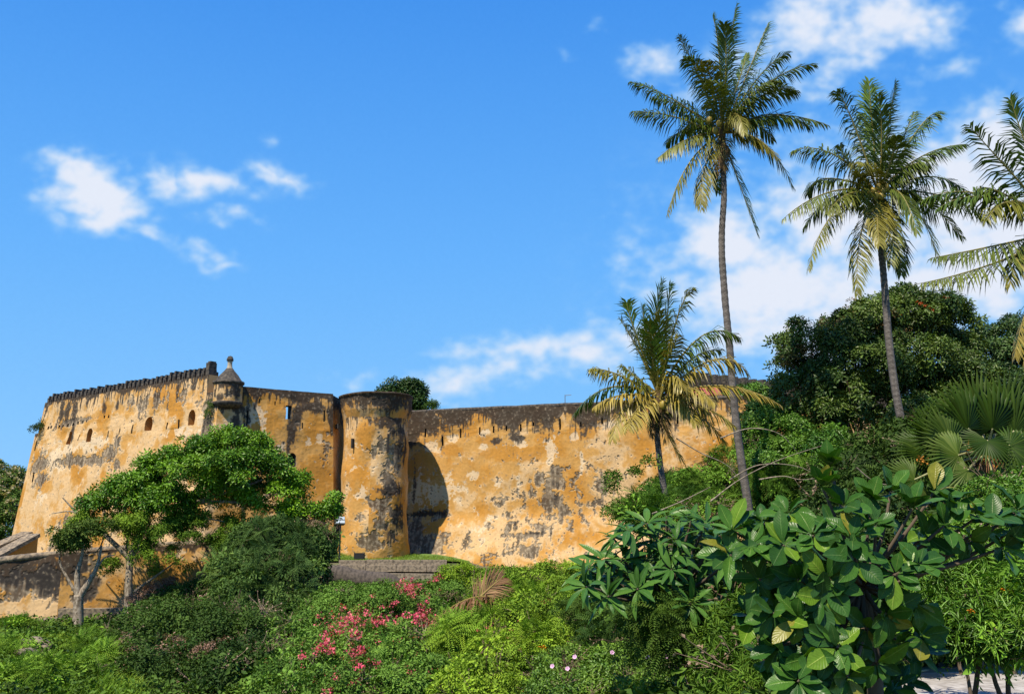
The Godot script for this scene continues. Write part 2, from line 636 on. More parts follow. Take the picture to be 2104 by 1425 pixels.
# ---------------------------------------------------------------- lime plaster with its stains, worked out wall by wall
# feats: [kind, u, y, ru, ry, strength] in metres on the wall; band: depth of black growth under the top
func plaster(len: float, y0: float, y1: float, topf: Array, feats: Array, band: float, drip: float, seed_: int, hue := 0.0, per := 26.0) -> StandardMaterial3D:
	var W := clampi(int(len * per), 16, 1024)
	var H := clampi(int((y1 - y0) * per), 16, 1024)
	var im := Image.create(W, H, true, Image.FORMAT_RGB8)
	var hi := Image.create(W, H, true, Image.FORMAT_RGB8)
	var n := FastNoiseLite.new()
	n.seed = seed_
	n.frequency = 1.0
	n.fractal_octaves = 4
	var soft := FastNoiseLite.new()
	soft.seed = seed_ + 7
	soft.frequency = 1.0
	soft.fractal_octaves = 2
	var ochre := Vector3(0.49, 0.275, 0.085)
	var deep := Vector3(0.45, 0.215, 0.042)
	var tan := Vector3(0.58, 0.395, 0.205)
	var pale := Vector3(0.65, 0.52, 0.355)
	var grey := Vector3(0.150, 0.125, 0.095)
	var black := Vector3(0.032, 0.029, 0.028)
	for y in H:
		var yy := y1 - (y + 0.5) / H * (y1 - y0)
		for x in W:
			var u := (x + 0.5) / W * len
			var a := n.get_noise_2d(u * 0.32, yy * 0.32)
			var b := n.get_noise_2d(u * 1.15 + 50.0, yy * 1.15)
			var c := n.get_noise_2d(u * 4.2 + 90.0, yy * 4.2)
			var s := soft.get_noise_2d(u * 5.0, yy * 0.45 + 20.0)
			var f := PackedFloat32Array([0.0, 0.0, 0.0, 0.0, 0.0])
			for e in feats:
				var du: float = (u - e[1]) / e[3]
				var dy: float = (yy - e[2]) / e[4]
				var q := du * du + dy * dy
				if q < 6.0: f[e[0]] = maxf(f[e[0]], e[5] * exp(-q))
			# bare wash over an older, deeper coat
			var col := ochre.lerp(deep, smooth(0.0, 0.5, a + 0.3 * b))
			col = col.lerp(tan, smooth(0.02, 0.42, hue + 0.6 * f[4] - a * 0.7 + 0.55 * b + 0.2 * c))
			col = col.lerp(deep, 0.85 * smooth(0.42, 0.54, f[0] + 0.34 * b + 0.16 * c))
			var h := 0.5
			var pl := maxf(smooth(0.42, 0.50, f[1] * 0.9 + 0.62 * b + 0.34 * c), 0.75 * smooth(0.30, 0.36, b * 0.8 + c * 0.45 - 0.12))
			col = col.lerp(pale, 0.75 * pl)
			h -= 0.15 * pl
			# patches where the coat has come off and mould has taken the rough stone
			var gk := smooth(0.42, 0.50, f[2] + 0.60 * b + 0.38 * c + 0.14 * s)
			col = col.lerp(grey.lerp(black, 0.75 * smooth(0.0, 0.35, b + 0.8 * s)).lerp(pale, 0.55 * smooth(0.05, 0.35, c - 0.4 * s)), 0.90 * gk)
			h -= 0.45 * gk
			# speckles
			col = col.lerp(grey, 0.6 * smooth(0.40, 0.50, c + 0.25 * b + 0.25 * (f[2] + f[3])))
			var d := topf_at(topf, u) - yy
			var reach := band * (0.65 + 0.9 * soft.get_noise_2d(u * 0.5, 3.0)) + drip * smooth(-0.1, 0.6, s + 0.6 * soft.get_noise_2d(u * 9.0, 1.0))
			var bk := f[3] + 0.35 * b + 0.26 * c + 0.25 * s
			bk = maxf(bk, 1.15 - d / maxf(reach, 0.05) * 0.7 + 0.35 * b + 0.25 * c)
			bk = smooth(0.36, 0.62, bk)
			col = col.lerp(black.lerp(grey, 0.28 * smooth(0.05, 0.5, c + 0.5 * b)).lerp(pale, 0.22 * smooth(0.36, 0.6, c + 0.3 * s)), 0.94 * bk)
			col *= 1.0 + 0.10 * c + 0.07 * s
			im.set_pixel(x, y, Color(col.x, col.y, col.z).linear_to_srgb())
			h = clampf(h + 0.12 * c + 0.12 * b - 0.12 * bk, 0, 1)
			hi.set_pixel(x, y, Color(h, h, h))
	var m := StandardMaterial3D.new()
	m.albedo_texture = ImageTexture.create_from_image(im)
	m.heightmap_enabled = true
	m.heightmap_texture = ImageTexture.create_from_image(hi)
	m.heightmap_scale = 8.0
	m.roughness = 0.95
	m.metallic_specular = 0.2
	m.texture_repeat = false
	return m

func topf_at(t: Array, u: float) -> float:
	for k in range(t.size() - 1):
		if u <= t[k + 1][0] and t[k + 1][0] > t[k][0]:
			return lerpf(t[k][1], t[k + 1][1], clampf((u - t[k][0]) / (t[k + 1][0] - t[k][0]), 0, 1))
	return t[-1][1]

const DEEP := 0
const PALE := 1
const GREY := 2
const BLACK := 3
const TAN := 4

# stains given by where the photograph shows them: [kind, px, py, half width, half height, strength]
func stains(w: Wall, list: Array) -> Array:
	var out := []
	for e in list:
		var c := meet(w, e[1], e[2])
		var r := meet(w, e[1] + e[3], e[2])
		var v := meet(w, e[1], e[2] - e[4])
		out.append([e[0], c.x, c.y, maxf(0.1, absf(r.x - c.x)), maxf(0.1, absf(v.y - c.y)), e[5]])
	return out

func wall_mat(w: Wall, list: Array, band: float, drip: float, seed_: int, hue := 0.0) -> StandardMaterial3D:
	return plaster(w.len, w.y0, w.y1, w.tops, stains(w, list), band, drip, seed_, hue)

func flat2(v: Vector3) -> Vector2:
	return Vector2(v.x, v.z)

func mitre(a: Vector2, b: Vector2) -> Vector2:
	return (a + b) / (1.0 + a.dot(b))

func new_wall(p: Vector2, q: Vector2, y0: float, y1: float) -> Wall:
	var w := Wall.new()
	w.set_up(p, q, y0, y1, big)
	return w

func build_fort() -> void:
	# ---- the corner bastion
	var near := at(455, 790, 48.5)
	var far := at(92, 828, 59.6)
	var end := at(684, 813, 51.6)
	var bast := thing("fort_bastion", "ochre plaster fort bastion with a notched parapet and a domed corner turret", "fort", Vector3(near.x, 5.0, near.z))
	var face := new_wall(flat2(far), flat2(near), 3.2, 14.25)
	var side := new_wall(flat2(near), flat2(end), 3.2, 13.62)
	face.lean = 0.10
	side.lean = 0.10
	var mm := mitre(face.N, side.N)
	face.mq = mm
	side.mp = mm
	var back := new_wall(Vector2(far.x + 6.0, far.z - 16.0), flat2(far), 3.2, 13.6)
	back.lean = 0.10
	face.mp = mitre(back.N, face.N)
	back.mq = face.mp
	face.knee = 6.5
	# the notch where the tall parapet stops short of the turret
	var e := meet(face, 426, 790)
	face.tops = [[0.0, 14.25], [e.x, 14.25], [e.x + 0.005, 13.3], [face.len, 13.3]]
	hole(face, 297, 856, 310, 884, "arched_window", 0.5, true)
	hole(face, 385, 842, 398, 873, "arched_window", 0.5, true)
	hole(face, 180, 880, 190, 907, "arched_window", 0.5, true)
	hole(face, 139, 886, 147, 912, "arched_window", 0.5, true)
	for h in [[76, 905, 925], [73, 970, 990], [163, 892, 905], [221, 884, 897], [246, 880, 892], [271, 872, 890], [341, 868, 882], [364, 862, 880]]:
		hole(face, h[0] - 1.2, h[1], h[0] + 1.2, h[2], "loophole", 0.4)
	for h in [[214, 856], [222, 855], [122, 876], [131, 875], [141, 873], [99, 878], [107, 877], [150, 871], [160, 868], [170, 866], [180, 864]]:
		hole(face, h[0] - 1.3, h[1] - 3, h[0] + 1.3, h[1] + 3, "loophole", 0.3)
	var fm := wall_mat(face, [
		[GREY, 85, 955, 20, 22, 1.0], [GREY, 88, 985, 12, 22, 0.9], [GREY, 150, 945, 34, 12, 1.05], [GREY, 190, 946, 34, 13, 1.05], [GREY, 222, 930, 20, 20, 1.0], [GREY, 238, 914, 9, 22, 0.9], [GREY, 240, 952, 14, 14, 0.8],
		[BLACK, 128, 845, 7, 30, 0.9], [BLACK, 140, 845, 6, 30, 0.9], [BLACK, 152, 842, 7, 30, 0.85], [GREY, 140, 870, 26, 10, 1.0], [GREY, 175, 862, 20, 8, 0.9], [BLACK, 148, 890, 5, 26, 1.0], [GREY, 295, 832, 16, 26, 0.8], [GREY, 320, 826, 8, 30, 0.85], [GREY, 342, 822, 10, 22, 0.6], [GREY, 372, 818, 12, 20, 0.75],
		[BLACK, 215, 838, 5, 16, 0.8], [BLACK, 240, 834, 4, 18, 0.7], [GREY, 268, 832, 8, 20, 0.6], [BLACK, 365, 800, 5, 24, 0.8], [BLACK, 395, 795, 5, 20, 0.8], [GREY, 410, 820, 8, 30, 0.6], [GREY, 330, 800, 30, 10, 0.5], [PALE, 115, 940, 40, 34, 0.8], [PALE, 190, 915, 70, 18, 0.75], [PALE, 370, 885, 30, 10, 0.9], [PALE, 410, 875, 16, 30, 0.9], [PALE, 90, 1015, 16, 30, 0.6], [PALE, 60, 960, 12, 60, 0.55],
		[GREY, 440, 860, 17, 50, 1.1], [GREY, 430, 835, 20, 20, 0.9], [GREY, 140, 1070, 12, 24, 0.7], [PALE, 140, 1100, 60, 30, 0.5], [GREY, 150, 1128, 90, 8, 0.6]], 0.32, 0.75, 3, 0.30)
	M.stone_dark = StandardMaterial3D.new()
	M.stone_dark.albedo_texture = noise_tex(256, 0.03, [lin(0.022, 0.020, 0.018), lin(0.055, 0.048, 0.042), lin(0.14, 0.115, 0.085)], [0.3, 0.5, 0.85], 83)
	M.stone_dark.uv1_triplanar = true
	M.stone_dark.uv1_world_triplanar = true
	M.stone_dark.uv1_scale = Vector3(0.7, 0.7, 0.7)
	M.stone_dark.roughness = 0.95
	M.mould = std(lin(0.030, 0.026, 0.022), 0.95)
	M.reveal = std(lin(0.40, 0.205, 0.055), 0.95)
	M.render = std(lin(0.42, 0.27, 0.12), 0.95)
	M.cope = StandardMaterial3D.new()
	M.cope.albedo_texture = noise_tex(256, 0.03, [lin(0.07, 0.06, 0.05), lin(0.19, 0.15, 0.105), lin(0.36, 0.28, 0.18)], [0.28, 0.5, 0.8], 87)
	M.cope.uv1_triplanar = true
	M.cope.uv1_world_triplanar = true
	M.cope.uv1_scale = Vector3(0.6, 0.6, 0.6)
	M.cope.roughness = 0.95
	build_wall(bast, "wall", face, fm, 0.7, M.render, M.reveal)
	hole(side, 588, 833, 600, 861, "window_opening", 2.0)
	for h in [[511, 843, 875], [666, 842, 866], [534, 819, 828], [566, 824, 832], [622, 868, 880], [696, 870, 880]]:
		hole(side, h[0] - 1.3, h[1], h[0] + 1.3, h[2], "loophole", 0.4)
	hole(side, 595, 930, 611, 957, "arched_window", 0.5, true)
	var sm := wall_mat(side, [
		[BLACK, 612, 850, 12, 30, 1.0], [BLACK, 600, 890, 14, 34, 0.95], [BLACK, 596, 925, 10, 26, 0.7], [BLACK, 640, 835, 40, 16, 0.85], [BLACK, 685, 860, 12, 44, 1.0], [GREY, 672, 930, 10, 50, 0.45], [BLACK, 500, 850, 22, 30, 0.72], [GREY, 490, 880, 24, 36, 0.75], [BLACK, 520, 835, 14, 12, 0.55],
		[PALE, 520, 850, 26, 30, 0.85], [PALE, 545, 875, 14, 40, 0.6], [PALE, 635, 905, 10, 14, 0.7], [PALE, 655, 900, 12, 14, 0.75], [PALE, 570, 925, 26, 20, 0.5], [DEEP, 570, 830, 30, 16, 0.9], [DEEP, 560, 870, 34, 40, 0.75], [DEEP, 645, 870, 26, 30, 0.9], [DEEP, 650, 980, 40, 60, 0.9], [DEEP, 630, 930, 30, 30, 0.4]], 0.85, 0.6, 17, -0.12)
	build_wall(bast, "wall", side, sm, 0.6, M.stone_dark, M.stone_dark)
	build_wall(bast, "wall", back, plaster(back.len, back.y0, back.y1, back.tops, [], 0.4, 0.6, 23, 0.1), 0.7, M.render, M.reveal)
	# the lower shelf left of the tall face
	var low := Buf.new()
	var fd := (face.Q - face.P) / face.len
	var fb := Basis(Vector3(fd.x, 0, fd.y), Vector3.UP, Vector3(-fd.y, 0, fd.x))
	var lw := new_wall(flat2(far) - fd * 1.2 - face.N * 0.15, flat2(far) + fd * 0.6 - face.N * 0.15, 3.2, 12.45)
	lw.lean = 0.10
	lw.mp = face.mp
	build_wall(bast, "wall", lw, plaster(lw.len, lw.y0, lw.y1, lw.tops, [], 0.3, 0.4, 31, 0.25), 1.6, M.stone_dark, M.reveal)
	# merlons along the tall parapet, each a weathered lump with a tail of growth below it
	var variants := []
	for k in 4:
		var b := Buf.new()
		b.box(Basis.IDENTITY, Vector3(0, 0.13, 0), Vector3(0.30, 0.26, 0.62))
		b.box(Basis.IDENTITY, Vector3(rr(-0.03, 0.03), 0.31, 0.0), Vector3(rr(0.18, 0.24), rr(0.1, 0.17), 0.48))
		b.box(Basis.IDENTITY, Vector3(0, -0.26, 0.33), Vector3(rr(0.11, 0.16), rr(0.55, 0.85), 0.07))
		variants.append(b.mesh())
	var u := 0.2
	var i := 0
	while u < e.x - 0.15:
		var p := part(bast, "merlon", variants[i % 4], M.stone_dark, true)
		p.position = face.pos(u, 14.25, -0.36) - bast.position + Vector3(0, rr(-0.05, 0.03), 0)
		p.basis = fb.rotated(Vector3.UP, rr(-0.06, 0.06)).scaled(Vector3(0.85, rr(1.0, 1.4), 1))
		u += 0.43
		i += 1
	var post := Buf.new()
	post.box(fb, face.pos(e.x - 0.20, 14.4, -0.24), Vector3(0.28, 1.0, 0.45))
	post.box(fb, face.pos(e.x - 0.20, 14.92, -0.24), Vector3(0.22, 0.14, 0.34))
	part(bast, "parapet_end", post.mesh(), M.stone_dark)
	# the turret on the corner: pilaster, ring, drum, cone, neck and knob
	var tc := at(469, 800, 48.6)
	var R := 0.70
	var ye := at(469, 783, 47.9).y
	var yb := at(469, 824, 47.9).y
	var ya := at(469, 757, 48.6).y
	var yk := at(469, 742, 48.6).y
	var yt := at(469, 731, 48.6).y
	var o3 := Vector3(tc.x, 0, tc.z)
	var td := Buf.new()
	var pr := []
	for k in 9: pr.append(Vector2(R, lerpf(yb, ye, k / 8.0)))
	lathe(td, o3, pr, 28, 0.06)
	var tm := plaster(TAU * R, yb, ye, [[0.0, ye], [9.0, ye]], [[BLACK, 0.6, yb + 0.5, 0.45, 0.5, 0.8], [BLACK, 4.2, yb + 0.2, 0.4, 0.25, 0.6], [GREY, 0.1, yb + 0.3, 0.4, 0.3, 0.5]], 0.42, 0.3, 41, 0.2)
	for k in td.t.size(): td.t[k].y = clampf((ye - td.t[k].y) / (ye - yb), 0.01, 0.99)
	var turret := part(bast, "turret", td.mesh(), tm)
	var cone := Buf.new()
	lathe(cone, o3, [Vector2(R, ye - 0.06), Vector2(R + 0.07, ye - 0.03), Vector2(R + 0.07, ye + 0.07), Vector2(R * 0.90, ye + 0.13), Vector2(R * 0.62, lerpf(ye, ya, 0.55)), Vector2(R * 0.36, lerpf(ye, ya, 0.83)), Vector2(0.17, ya), Vector2(0.12, ya + 0.03)], 28, 0.05)
	part(turret, "turret_roof", cone.mesh(), M.stone_dark)
	var neck := Buf.new()
	lathe(neck, o3, [Vector2(0.22, ya - 0.10), Vector2(0.13, ya + 0.06), Vector2(0.115, lerpf(ya, yk, 0.6)), Vector2(0.13, yk + 0.02)], 14, 0.01)
	part(turret, "finial_neck", neck.mesh(), std(lin(0.36, 0.31, 0.23)))
	var knob := Buf.new()
	var kh := yt - yk
	lathe(knob, o3, [Vector2(0.10, yk), Vector2(0.18, yk + 0.02), Vector2(0.175, yk + kh * 0.4), Vector2(0.14, yk + kh * 0.7), Vector2(0.11, yk + kh * 0.9), Vector2(0.04, yt), Vector2(0.0, yt + 0.01)], 14, 0.03)
	part(turret, "finial_knob", knob.mesh(), M.stone_dark)
	var ring := Buf.new()
	lathe(ring, o3, [Vector2(0.3, yb - 0.26), Vector2(R * 0.85, yb - 0.2), Vector2(R + 0.01, yb - 0.10), Vector2(R + 0.045, yb), Vector2(R, yb + 0.04)], 28, 0.05)
	part(turret, "turret_ring", ring.mesh(), M.stone_dark)
	for a in [-0.68, 0.30]:
		var sl := Buf.new()
		var d := Vector3(sin(a - 0.1), 0, cos(a - 0.1))
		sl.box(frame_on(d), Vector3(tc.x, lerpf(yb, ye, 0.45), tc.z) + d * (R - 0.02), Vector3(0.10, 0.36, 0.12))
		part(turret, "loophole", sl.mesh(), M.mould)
	# the thicker corner below it
	var cn := flat2(near) + mm * 0.14
	var pa := new_wall(flat2(near) - fd * 1.0 + face.N * 0.14, cn, 3.2, yb - 0.12)
	var sd := (side.Q - side.P) / side.len
	var pb_ := new_wall(cn, flat2(near) + sd * 1.15 + side.N * 0.14, 3.2, yb - 0.12)
	for q in [pa, pb_]:
		q.lean = 0.10
		q.P += q.N * 0.10 * (14.25 - q.y1) if q == pa else Vector2.ZERO
	pa.P = flat2(face.pos(face.len - 1.0, pa.y1)) + face.N * 0.12
	pa.Q = flat2(face.pos(face.len, pa.y1)) + mm * 0.12
	pb_.P = pa.Q
	pb_.Q = flat2(side.pos(1.15, pa.y1)) + side.N * 0.12
	pa.len = (pa.Q - pa.P).length()
	pb_.len = (pb_.Q - pb_.P).length()
	pa.tops = [[0.0, pa.y1 - 0.25], [0.4, pa.y1], [pa.len, pa.y1]]
	pb_.tops = [[0.0, pa.y1], [pb_.len, pa.y1]]
	pa.mq = mm
	pb_.mp = mm
	build_wall(bast, "corner_pilaster", pa, plaster(pa.len, pa.y0, pa.y1, pa.tops, [[GREY, 0.4, 11.6, 0.5, 1.2, 1.1], [BLACK, 0.35, 11.9, 0.4, 0.9, 0.62], [PALE, 0.9, 11.2, 0.12, 1.0, 0.8]], 0.3, 0.3, 43, 0.3), 0.3, M.stone_dark, M.mould)
	build_wall(bast, "corner_pilaster", pb_, plaster(pb_.len, pb_.y0, pb_.y1, pb_.tops, [[BLACK, 0.9, 11.5, 0.35, 1.0, 0.75], [GREY, 0.7, 10.9, 0.4, 0.8, 0.7], [PALE, 0.4, 11.6, 0.3, 0.6, 0.5]], 0.35, 0.35, 44, 0.2), 0.3, M.stone_dark, M.mould)
	# the shaded return between the bastion and the round tower
	var rec := new_wall(flat2(end), Vector2(end.x + 0.5, end.z - 5.0), 3.2, 13.55)
	rec.lean = 0.04
	rec.mp = mitre(side.N, rec.N)
	side.mq = rec.mp
	build_wall(bast, "wall", rec, plaster(rec.len, rec.y0, rec.y1, rec.tops, [], 1.2, 0.9, 47, 0.1), 0.5, M.stone_dark, M.reveal)

	# ---- the round tower
	var tw := at(772, 900, 52.0)
	var tower := thing("round_tower", "round ochre and grey fort tower with a stained overhanging rim", "tower", Vector3(tw.x, 4.6, tw.z))
	var body := Buf.new()
	var tp := []
	var y := 4.2
	while y < 12.95:
		tp.append(Vector2(1.70 + 0.02 * (12.9 - y) * smooth(9.0, 5.0, y), y))
		y += 0.3
	var tcen := Vector3(tw.x, 0, tw.z)
	lathe(body, tcen, tp, 56, 0.20)
	for k in body.t.size(): body.t[k].y = (13.0 - body.t[k].y) / 8.8
	var tf := []
	for s in [[BLACK, 815, 850, 40, 26, 1.0], [BLACK, 790, 870, 24, 16, 0.8], [BLACK, 815, 890, 26, 20, 0.7], [GREY, 805, 920, 26, 14, 0.75], [GREY, 812, 945, 24, 24, 0.85], [GREY, 768, 930, 10, 14, 0.8], [BLACK, 800, 1010, 34, 14, 0.85], [GREY, 770, 1040, 26, 24, 0.6], [BLACK, 815, 1060, 26, 40, 0.8], [GREY, 780, 1080, 20, 40, 0.75], [BLACK, 830, 920, 7, 40, 0.9], [GREY, 745, 1060, 16, 24, 0.5], [GREY, 760, 1115, 30, 24, 0.75],
			[BLACK, 800, 860, 60, 14, 0.9], [GREY, 800, 980, 26, 40, 0.7], [GREY, 795, 1050, 34, 50, 0.7], [BLACK, 812, 1000, 14, 30, 0.7], [BLACK, 800, 1095, 20, 30, 0.7], [GREY, 790, 905, 24, 20, 0.6], [TAN, 790, 970, 34, 60, 0.8], [BLACK, 822, 900, 16, 60, 0.75], [DEEP, 750, 890, 26, 30, 0.9], [PALE, 790, 960, 30, 30, 0.55], [PALE, 745, 1010, 20, 30, 0.6], [DEEP, 815, 1120, 16, 22, 1.1], [BLACK, 712, 850, 12, 20, 0.9], [PALE, 730, 940, 12, 60, 0.45]]:
		var o := EYE - tcen
		var r := ray(s[1], s[2])
		var A := r.x * r.x + r.z * r.z
		var B := 2.0 * (o.x * r.x + o.z * r.z)
		var C := o.x * o.x + o.z * o.z - 2.8
		var disc := B * B - 4.0 * A * C
		if disc < 0: disc = 0.0
		var t := (-B - sqrt(disc)) / (2.0 * A)
		var h := o + r * t
		var ang := fposmod(atan2(h.x, h.z), TAU)
		tf.append([s[0], ang * 1.66, EYE.y + r.y * t, s[3] / 38.0, s[4] / 38.0, s[5]])
		if ang > PI: tf.append([s[0], (ang - TAU) * 1.66, EYE.y + r.y * t, s[3] / 38.0, s[4] / 38.0, s[5]])
		else: tf.append([s[0], (ang + TAU) * 1.66, EYE.y + r.y * t, s[3] / 38.0, s[4] / 38.0, s[5]])
	part(tower, "wall", body.mesh(), plaster(TAU * 1.66, 4.2, 13.0, [[0.0, 12.6], [30.0, 12.6]], tf, 0.4, 0.7, 53, 0.05))
	var rim := Buf.new()
	lathe(rim, tcen, [Vector2(1.69, 12.2), Vector2(1.76, 12.45), Vector2(1.82, 12.62), Vector2(1.85, 12.72), Vector2(1.86, 13.15), Vector2(1.87, 13.40), Vector2(1.94, 13.42), Vector2(1.94, 13.50), Vector2(1.85, 13.53), Vector2(1.45, 13.54), Vector2(1.45, 12.9), Vector2(0.0, 12.9)], 56, 0.26)
	M.rim = plaster(TAU * 2.0, 12.3, 13.6, [[0.0, 13.6], [30.0, 13.6]], [[BLACK, 11.6, 13.2, 2.0, 0.7, 0.75], [BLACK, 0.9, 13.1, 1.6, 0.7, 0.9], [GREY, 0.2, 12.9, 1.0, 0.3, 0.7]], 1.1, 0.5, 59, 0.0, 30.0)
	for k in rim.t.size(): rim.t[k].y = clampf((13.6 - rim.t[k].y) / 1.3, 0.01, 0.99)
	part(tower, "parapet_rim", rim.mesh(), M.rim)
	for a in [0.62, -0.5]:
		var sl := Buf.new()
		var d := Vector3(sin(a - 0.12), 0, cos(a - 0.12))
		sl.box(frame_on(d), Vector3(tw.x, 10.9, tw.z) + d * 1.72, Vector3(0.10, 0.95 if a > 0 else 0.5, 0.14))
		part(tower, "loophole", sl.mesh(), M.mould)

	# ---- the long curtain wall
	var ca := at(815, 850, 55.2)
	var cb := at(1640, 810, 48.2)
	var cur := new_wall(flat2(ca), flat2(cb), 3.2, 13.08)
	var curtain := thing("curtain_wall", "long ochre fort wall with black stained parapet right of the round tower", "wall", Vector3(ca.x, 4.6, ca.z))
	cur.lean = 0.05
	cur.knee = 7.4
	cur.knee_lean = 0.30
	cur.relief = 0.10
	for h in [[874, 880, 898], [909, 896, 915], [946, 880, 899], [986, 877, 893], [1014, 875, 889], [1041, 874, 885], [1070, 871, 886], [1096, 867, 875], [1151, 860, 883], [1193, 866, 876], [1237, 858, 871], [1285, 862, 874], [1334, 855, 876], [1392, 852, 870]]:
		hole(cur, h[0] - 1.6, h[1], h[0] + 1.6, h[2], "loophole", 0.5)
	var cm := wall_mat(cur, [
		[BLACK, 870, 870, 60, 34, 1.0], [BLACK, 838, 890, 34, 34, 1.15], [BLACK, 1020, 905, 14, 8, 0.9], [BLACK, 1062, 900, 22, 7, 0.95], [BLACK, 908, 905, 5, 22, 0.8], [BLACK, 850, 990, 10, 60, 0.5],
		[GREY, 1142, 985, 20, 34, 1.05], [GREY, 1128, 1015, 18, 40, 1.0], [GREY, 1108, 985, 14, 24, 0.8], [GREY, 1090, 1000, 8, 30, 0.7], [GREY, 1155, 1050, 14, 40, 0.85], [GREY, 1240, 1005, 12, 50, 0.8], [GREY, 1220, 985, 20, 30, 0.5], [GREY, 1045, 1075, 8, 40, 0.75], [GREY, 1080, 1100, 50, 9, 0.9], [GREY, 1110, 1082, 30, 12, 0.85], [GREY, 1170, 1070, 20, 26, 0.7], [GREY, 1080, 1130, 40, 18, 0.85], [GREY, 1010, 1085, 14, 16, 0.6], [GREY, 1030, 1020, 16, 26, 0.55], [GREY, 1000, 1150, 22, 16, 0.6], [GREY, 960, 1120, 20, 30, 0.5],
		[GREY, 1140, 1040, 110, 90, 0.40], [GREY, 1095, 1105, 70, 40, 0.48], [GREY, 1235, 1000, 40, 70, 0.42], [BLACK, 1140, 1000, 12, 40, 0.55], [BLACK, 1060, 1080, 6, 60, 0.5], [BLACK, 1100, 1095, 50, 5, 0.6],
		[TAN, 1050, 1100, 220, 60, 0.8], [TAN, 1300, 1040, 180, 90, 0.7], [TAN, 1180, 1020, 120, 60, 0.4],
		[GREY, 890, 1120, 36, 26, 1.0], [GREY, 850, 1100, 26, 50, 1.0], [GREY, 900, 1060, 20, 12, 0.9], [BLACK, 870, 1055, 44, 8, 0.9], [GREY, 830, 1130, 30, 20, 0.9],
		[PALE, 975, 973, 17, 12, 1.1], [PALE, 910, 1010, 46, 30, 0.85], [PALE, 1020, 1000, 18, 14, 0.7], [PALE, 860, 1010, 24, 40, 0.9], [PALE, 995, 918, 14, 7, 1.0], [PALE, 930, 900, 24, 9, 0.8], [PALE, 890, 915, 20, 14, 0.8], [PALE, 1070, 912, 26, 10, 0.9], [PALE, 1010, 885, 40, 8, 0.6], [PALE, 1130, 930, 16, 34, 0.8], [PALE, 1195, 945, 6, 40, 0.7], [PALE, 1065, 980, 6, 30, 0.8], [PALE, 1180, 895, 10, 10, 0.9], [PALE, 1240, 870, 30, 14, 0.7], [PALE, 1120, 1100, 60, 60, 0.42], [PALE, 990, 1080, 60, 40, 0.45],
		[DEEP, 962, 882, 22, 16, 1.1], [DEEP, 930, 925, 30, 16, 0.9], [DEEP, 1000, 905, 34, 12, 0.9], [DEEP, 1060, 930, 90, 22, 0.95], [DEEP, 1120, 900, 34, 14, 0.95], [DEEP, 1035, 925, 26, 16, 1.0], [DEEP, 1190, 890, 46, 16, 0.95], [DEEP, 870, 960, 40, 40, 1.0], [DEEP, 1180, 980, 36, 26, 0.7], [DEEP, 1110, 1050, 34, 20, 0.55], [DEEP, 1090, 1000, 14, 12, 0.9], [DEEP, 880, 1085, 34, 16, 0.8], [DEEP, 1420, 930, 80, 60, 0.5], [DEEP, 1280, 900, 60, 30, 0.5]], 1.30, 0.6, 61, 0.04)
	build_wall(curtain, "wall", cur, cm, 1.4, M.stone_dark, M.mould)
	var cop := Buf.new()
	var cpt := []
	for k in 41:
		var cu := cur.len * k / 40.0
		cpt.append(cur.pos(cu, 13.09 + 0.02 * big.get_noise_1d(k * 30.0), -0.12))
	tube(cop, cpt, taper(40, 0.12, 0.12), 8, Color.WHITE, 0.4)
	part(curtain, "coping", cop.mesh(), M.stone_dark)

	# ---- the notched upper wall behind the palms, and a red roof
	var ua := at(1425, 768, 57.0)
	var ub := at(1930, 852, 69.0)
	var upper := thing("crenellated_wall", "distant dark toothed wall rising behind the small palm", "wall", Vector3(ua.x, 5.0, ua.z))
	var uw := new_wall(flat2(ua), flat2(ub), 4.0, 15.2)
	build_wall(upper, "wall", uw, plaster(uw.len, uw.y0, uw.y1, uw.tops, [], 1.0, 1.4, 67, 0.1), 0.7, M.stone_dark, M.mould)
	var ud := (uw.Q - uw.P) / uw.len
	var ubs := Basis(Vector3(ud.x, 0, ud.y), Vector3.UP, Vector3(-ud.y, 0, ud.x))
	u = 0.3
	i = 0
	while u < uw.len:
		var p := part(upper, "merlon", variants[i % 4], M.stone_dark, true)
		p.position = uw.pos(u, 15.2, -0.36) - upper.position
		p.basis = ubs.scaled(Vector3(1.5, 1.5, 1))
		u += 0.8
		i += 1
	var ra := at(1432, 800, 53.6)
	var roof := thing("roofed_building", "small building with a dull red roof showing behind the small palm", "building", Vector3(ra.x, 5.5, ra.z))
	var rw := Buf.new()
	rw.box(Basis.IDENTITY, Vector3(ra.x, 9.4, ra.z - 1.2), Vector3(2.4, 8.8, 2.2))
	part(roof, "wall", rw.mesh(), M.render)
	var rf := Buf.new()
	for s in [-1.0, 1.0]:
		rf.box(Basis(Vector3.RIGHT, 0.42 * s), Vector3(ra.x, 14.1, ra.z - 1.2 + 0.62 * s), Vector3(2.8, 0.09, 1.5))
	part(roof, "roof", rf.mesh(), std(lin(0.30, 0.07, 0.055)))

	# ---- the low wall at the left and the two sloping parapets
	var la := at(-120, 1166, 38.0)
	var lb := at(130, 1136, 38.0)
	var lc := at(470, 1113, 39.6)
	var lowall := thing("retaining_wall", "low stained boundary wall at the left below the bastion", "wall", Vector3(lb.x, 3.4, lb.z))
	var l1 := new_wall(flat2(la), flat2(lb), 2.0, 5.6)
	var l2 := new_wall(flat2(lb), flat2(lc), 2.4, 6.1)
	l1.lean = 0.06
	l2.lean = 0.06
	l1.mq = mitre(l1.N, l2.N)
	l2.mp = l1.mq
	l1.tops = [[0.0, la.y], [l1.len, lb.y]]
	l2.tops = [[0.0, lb.y], [l2.len, lc.y]]
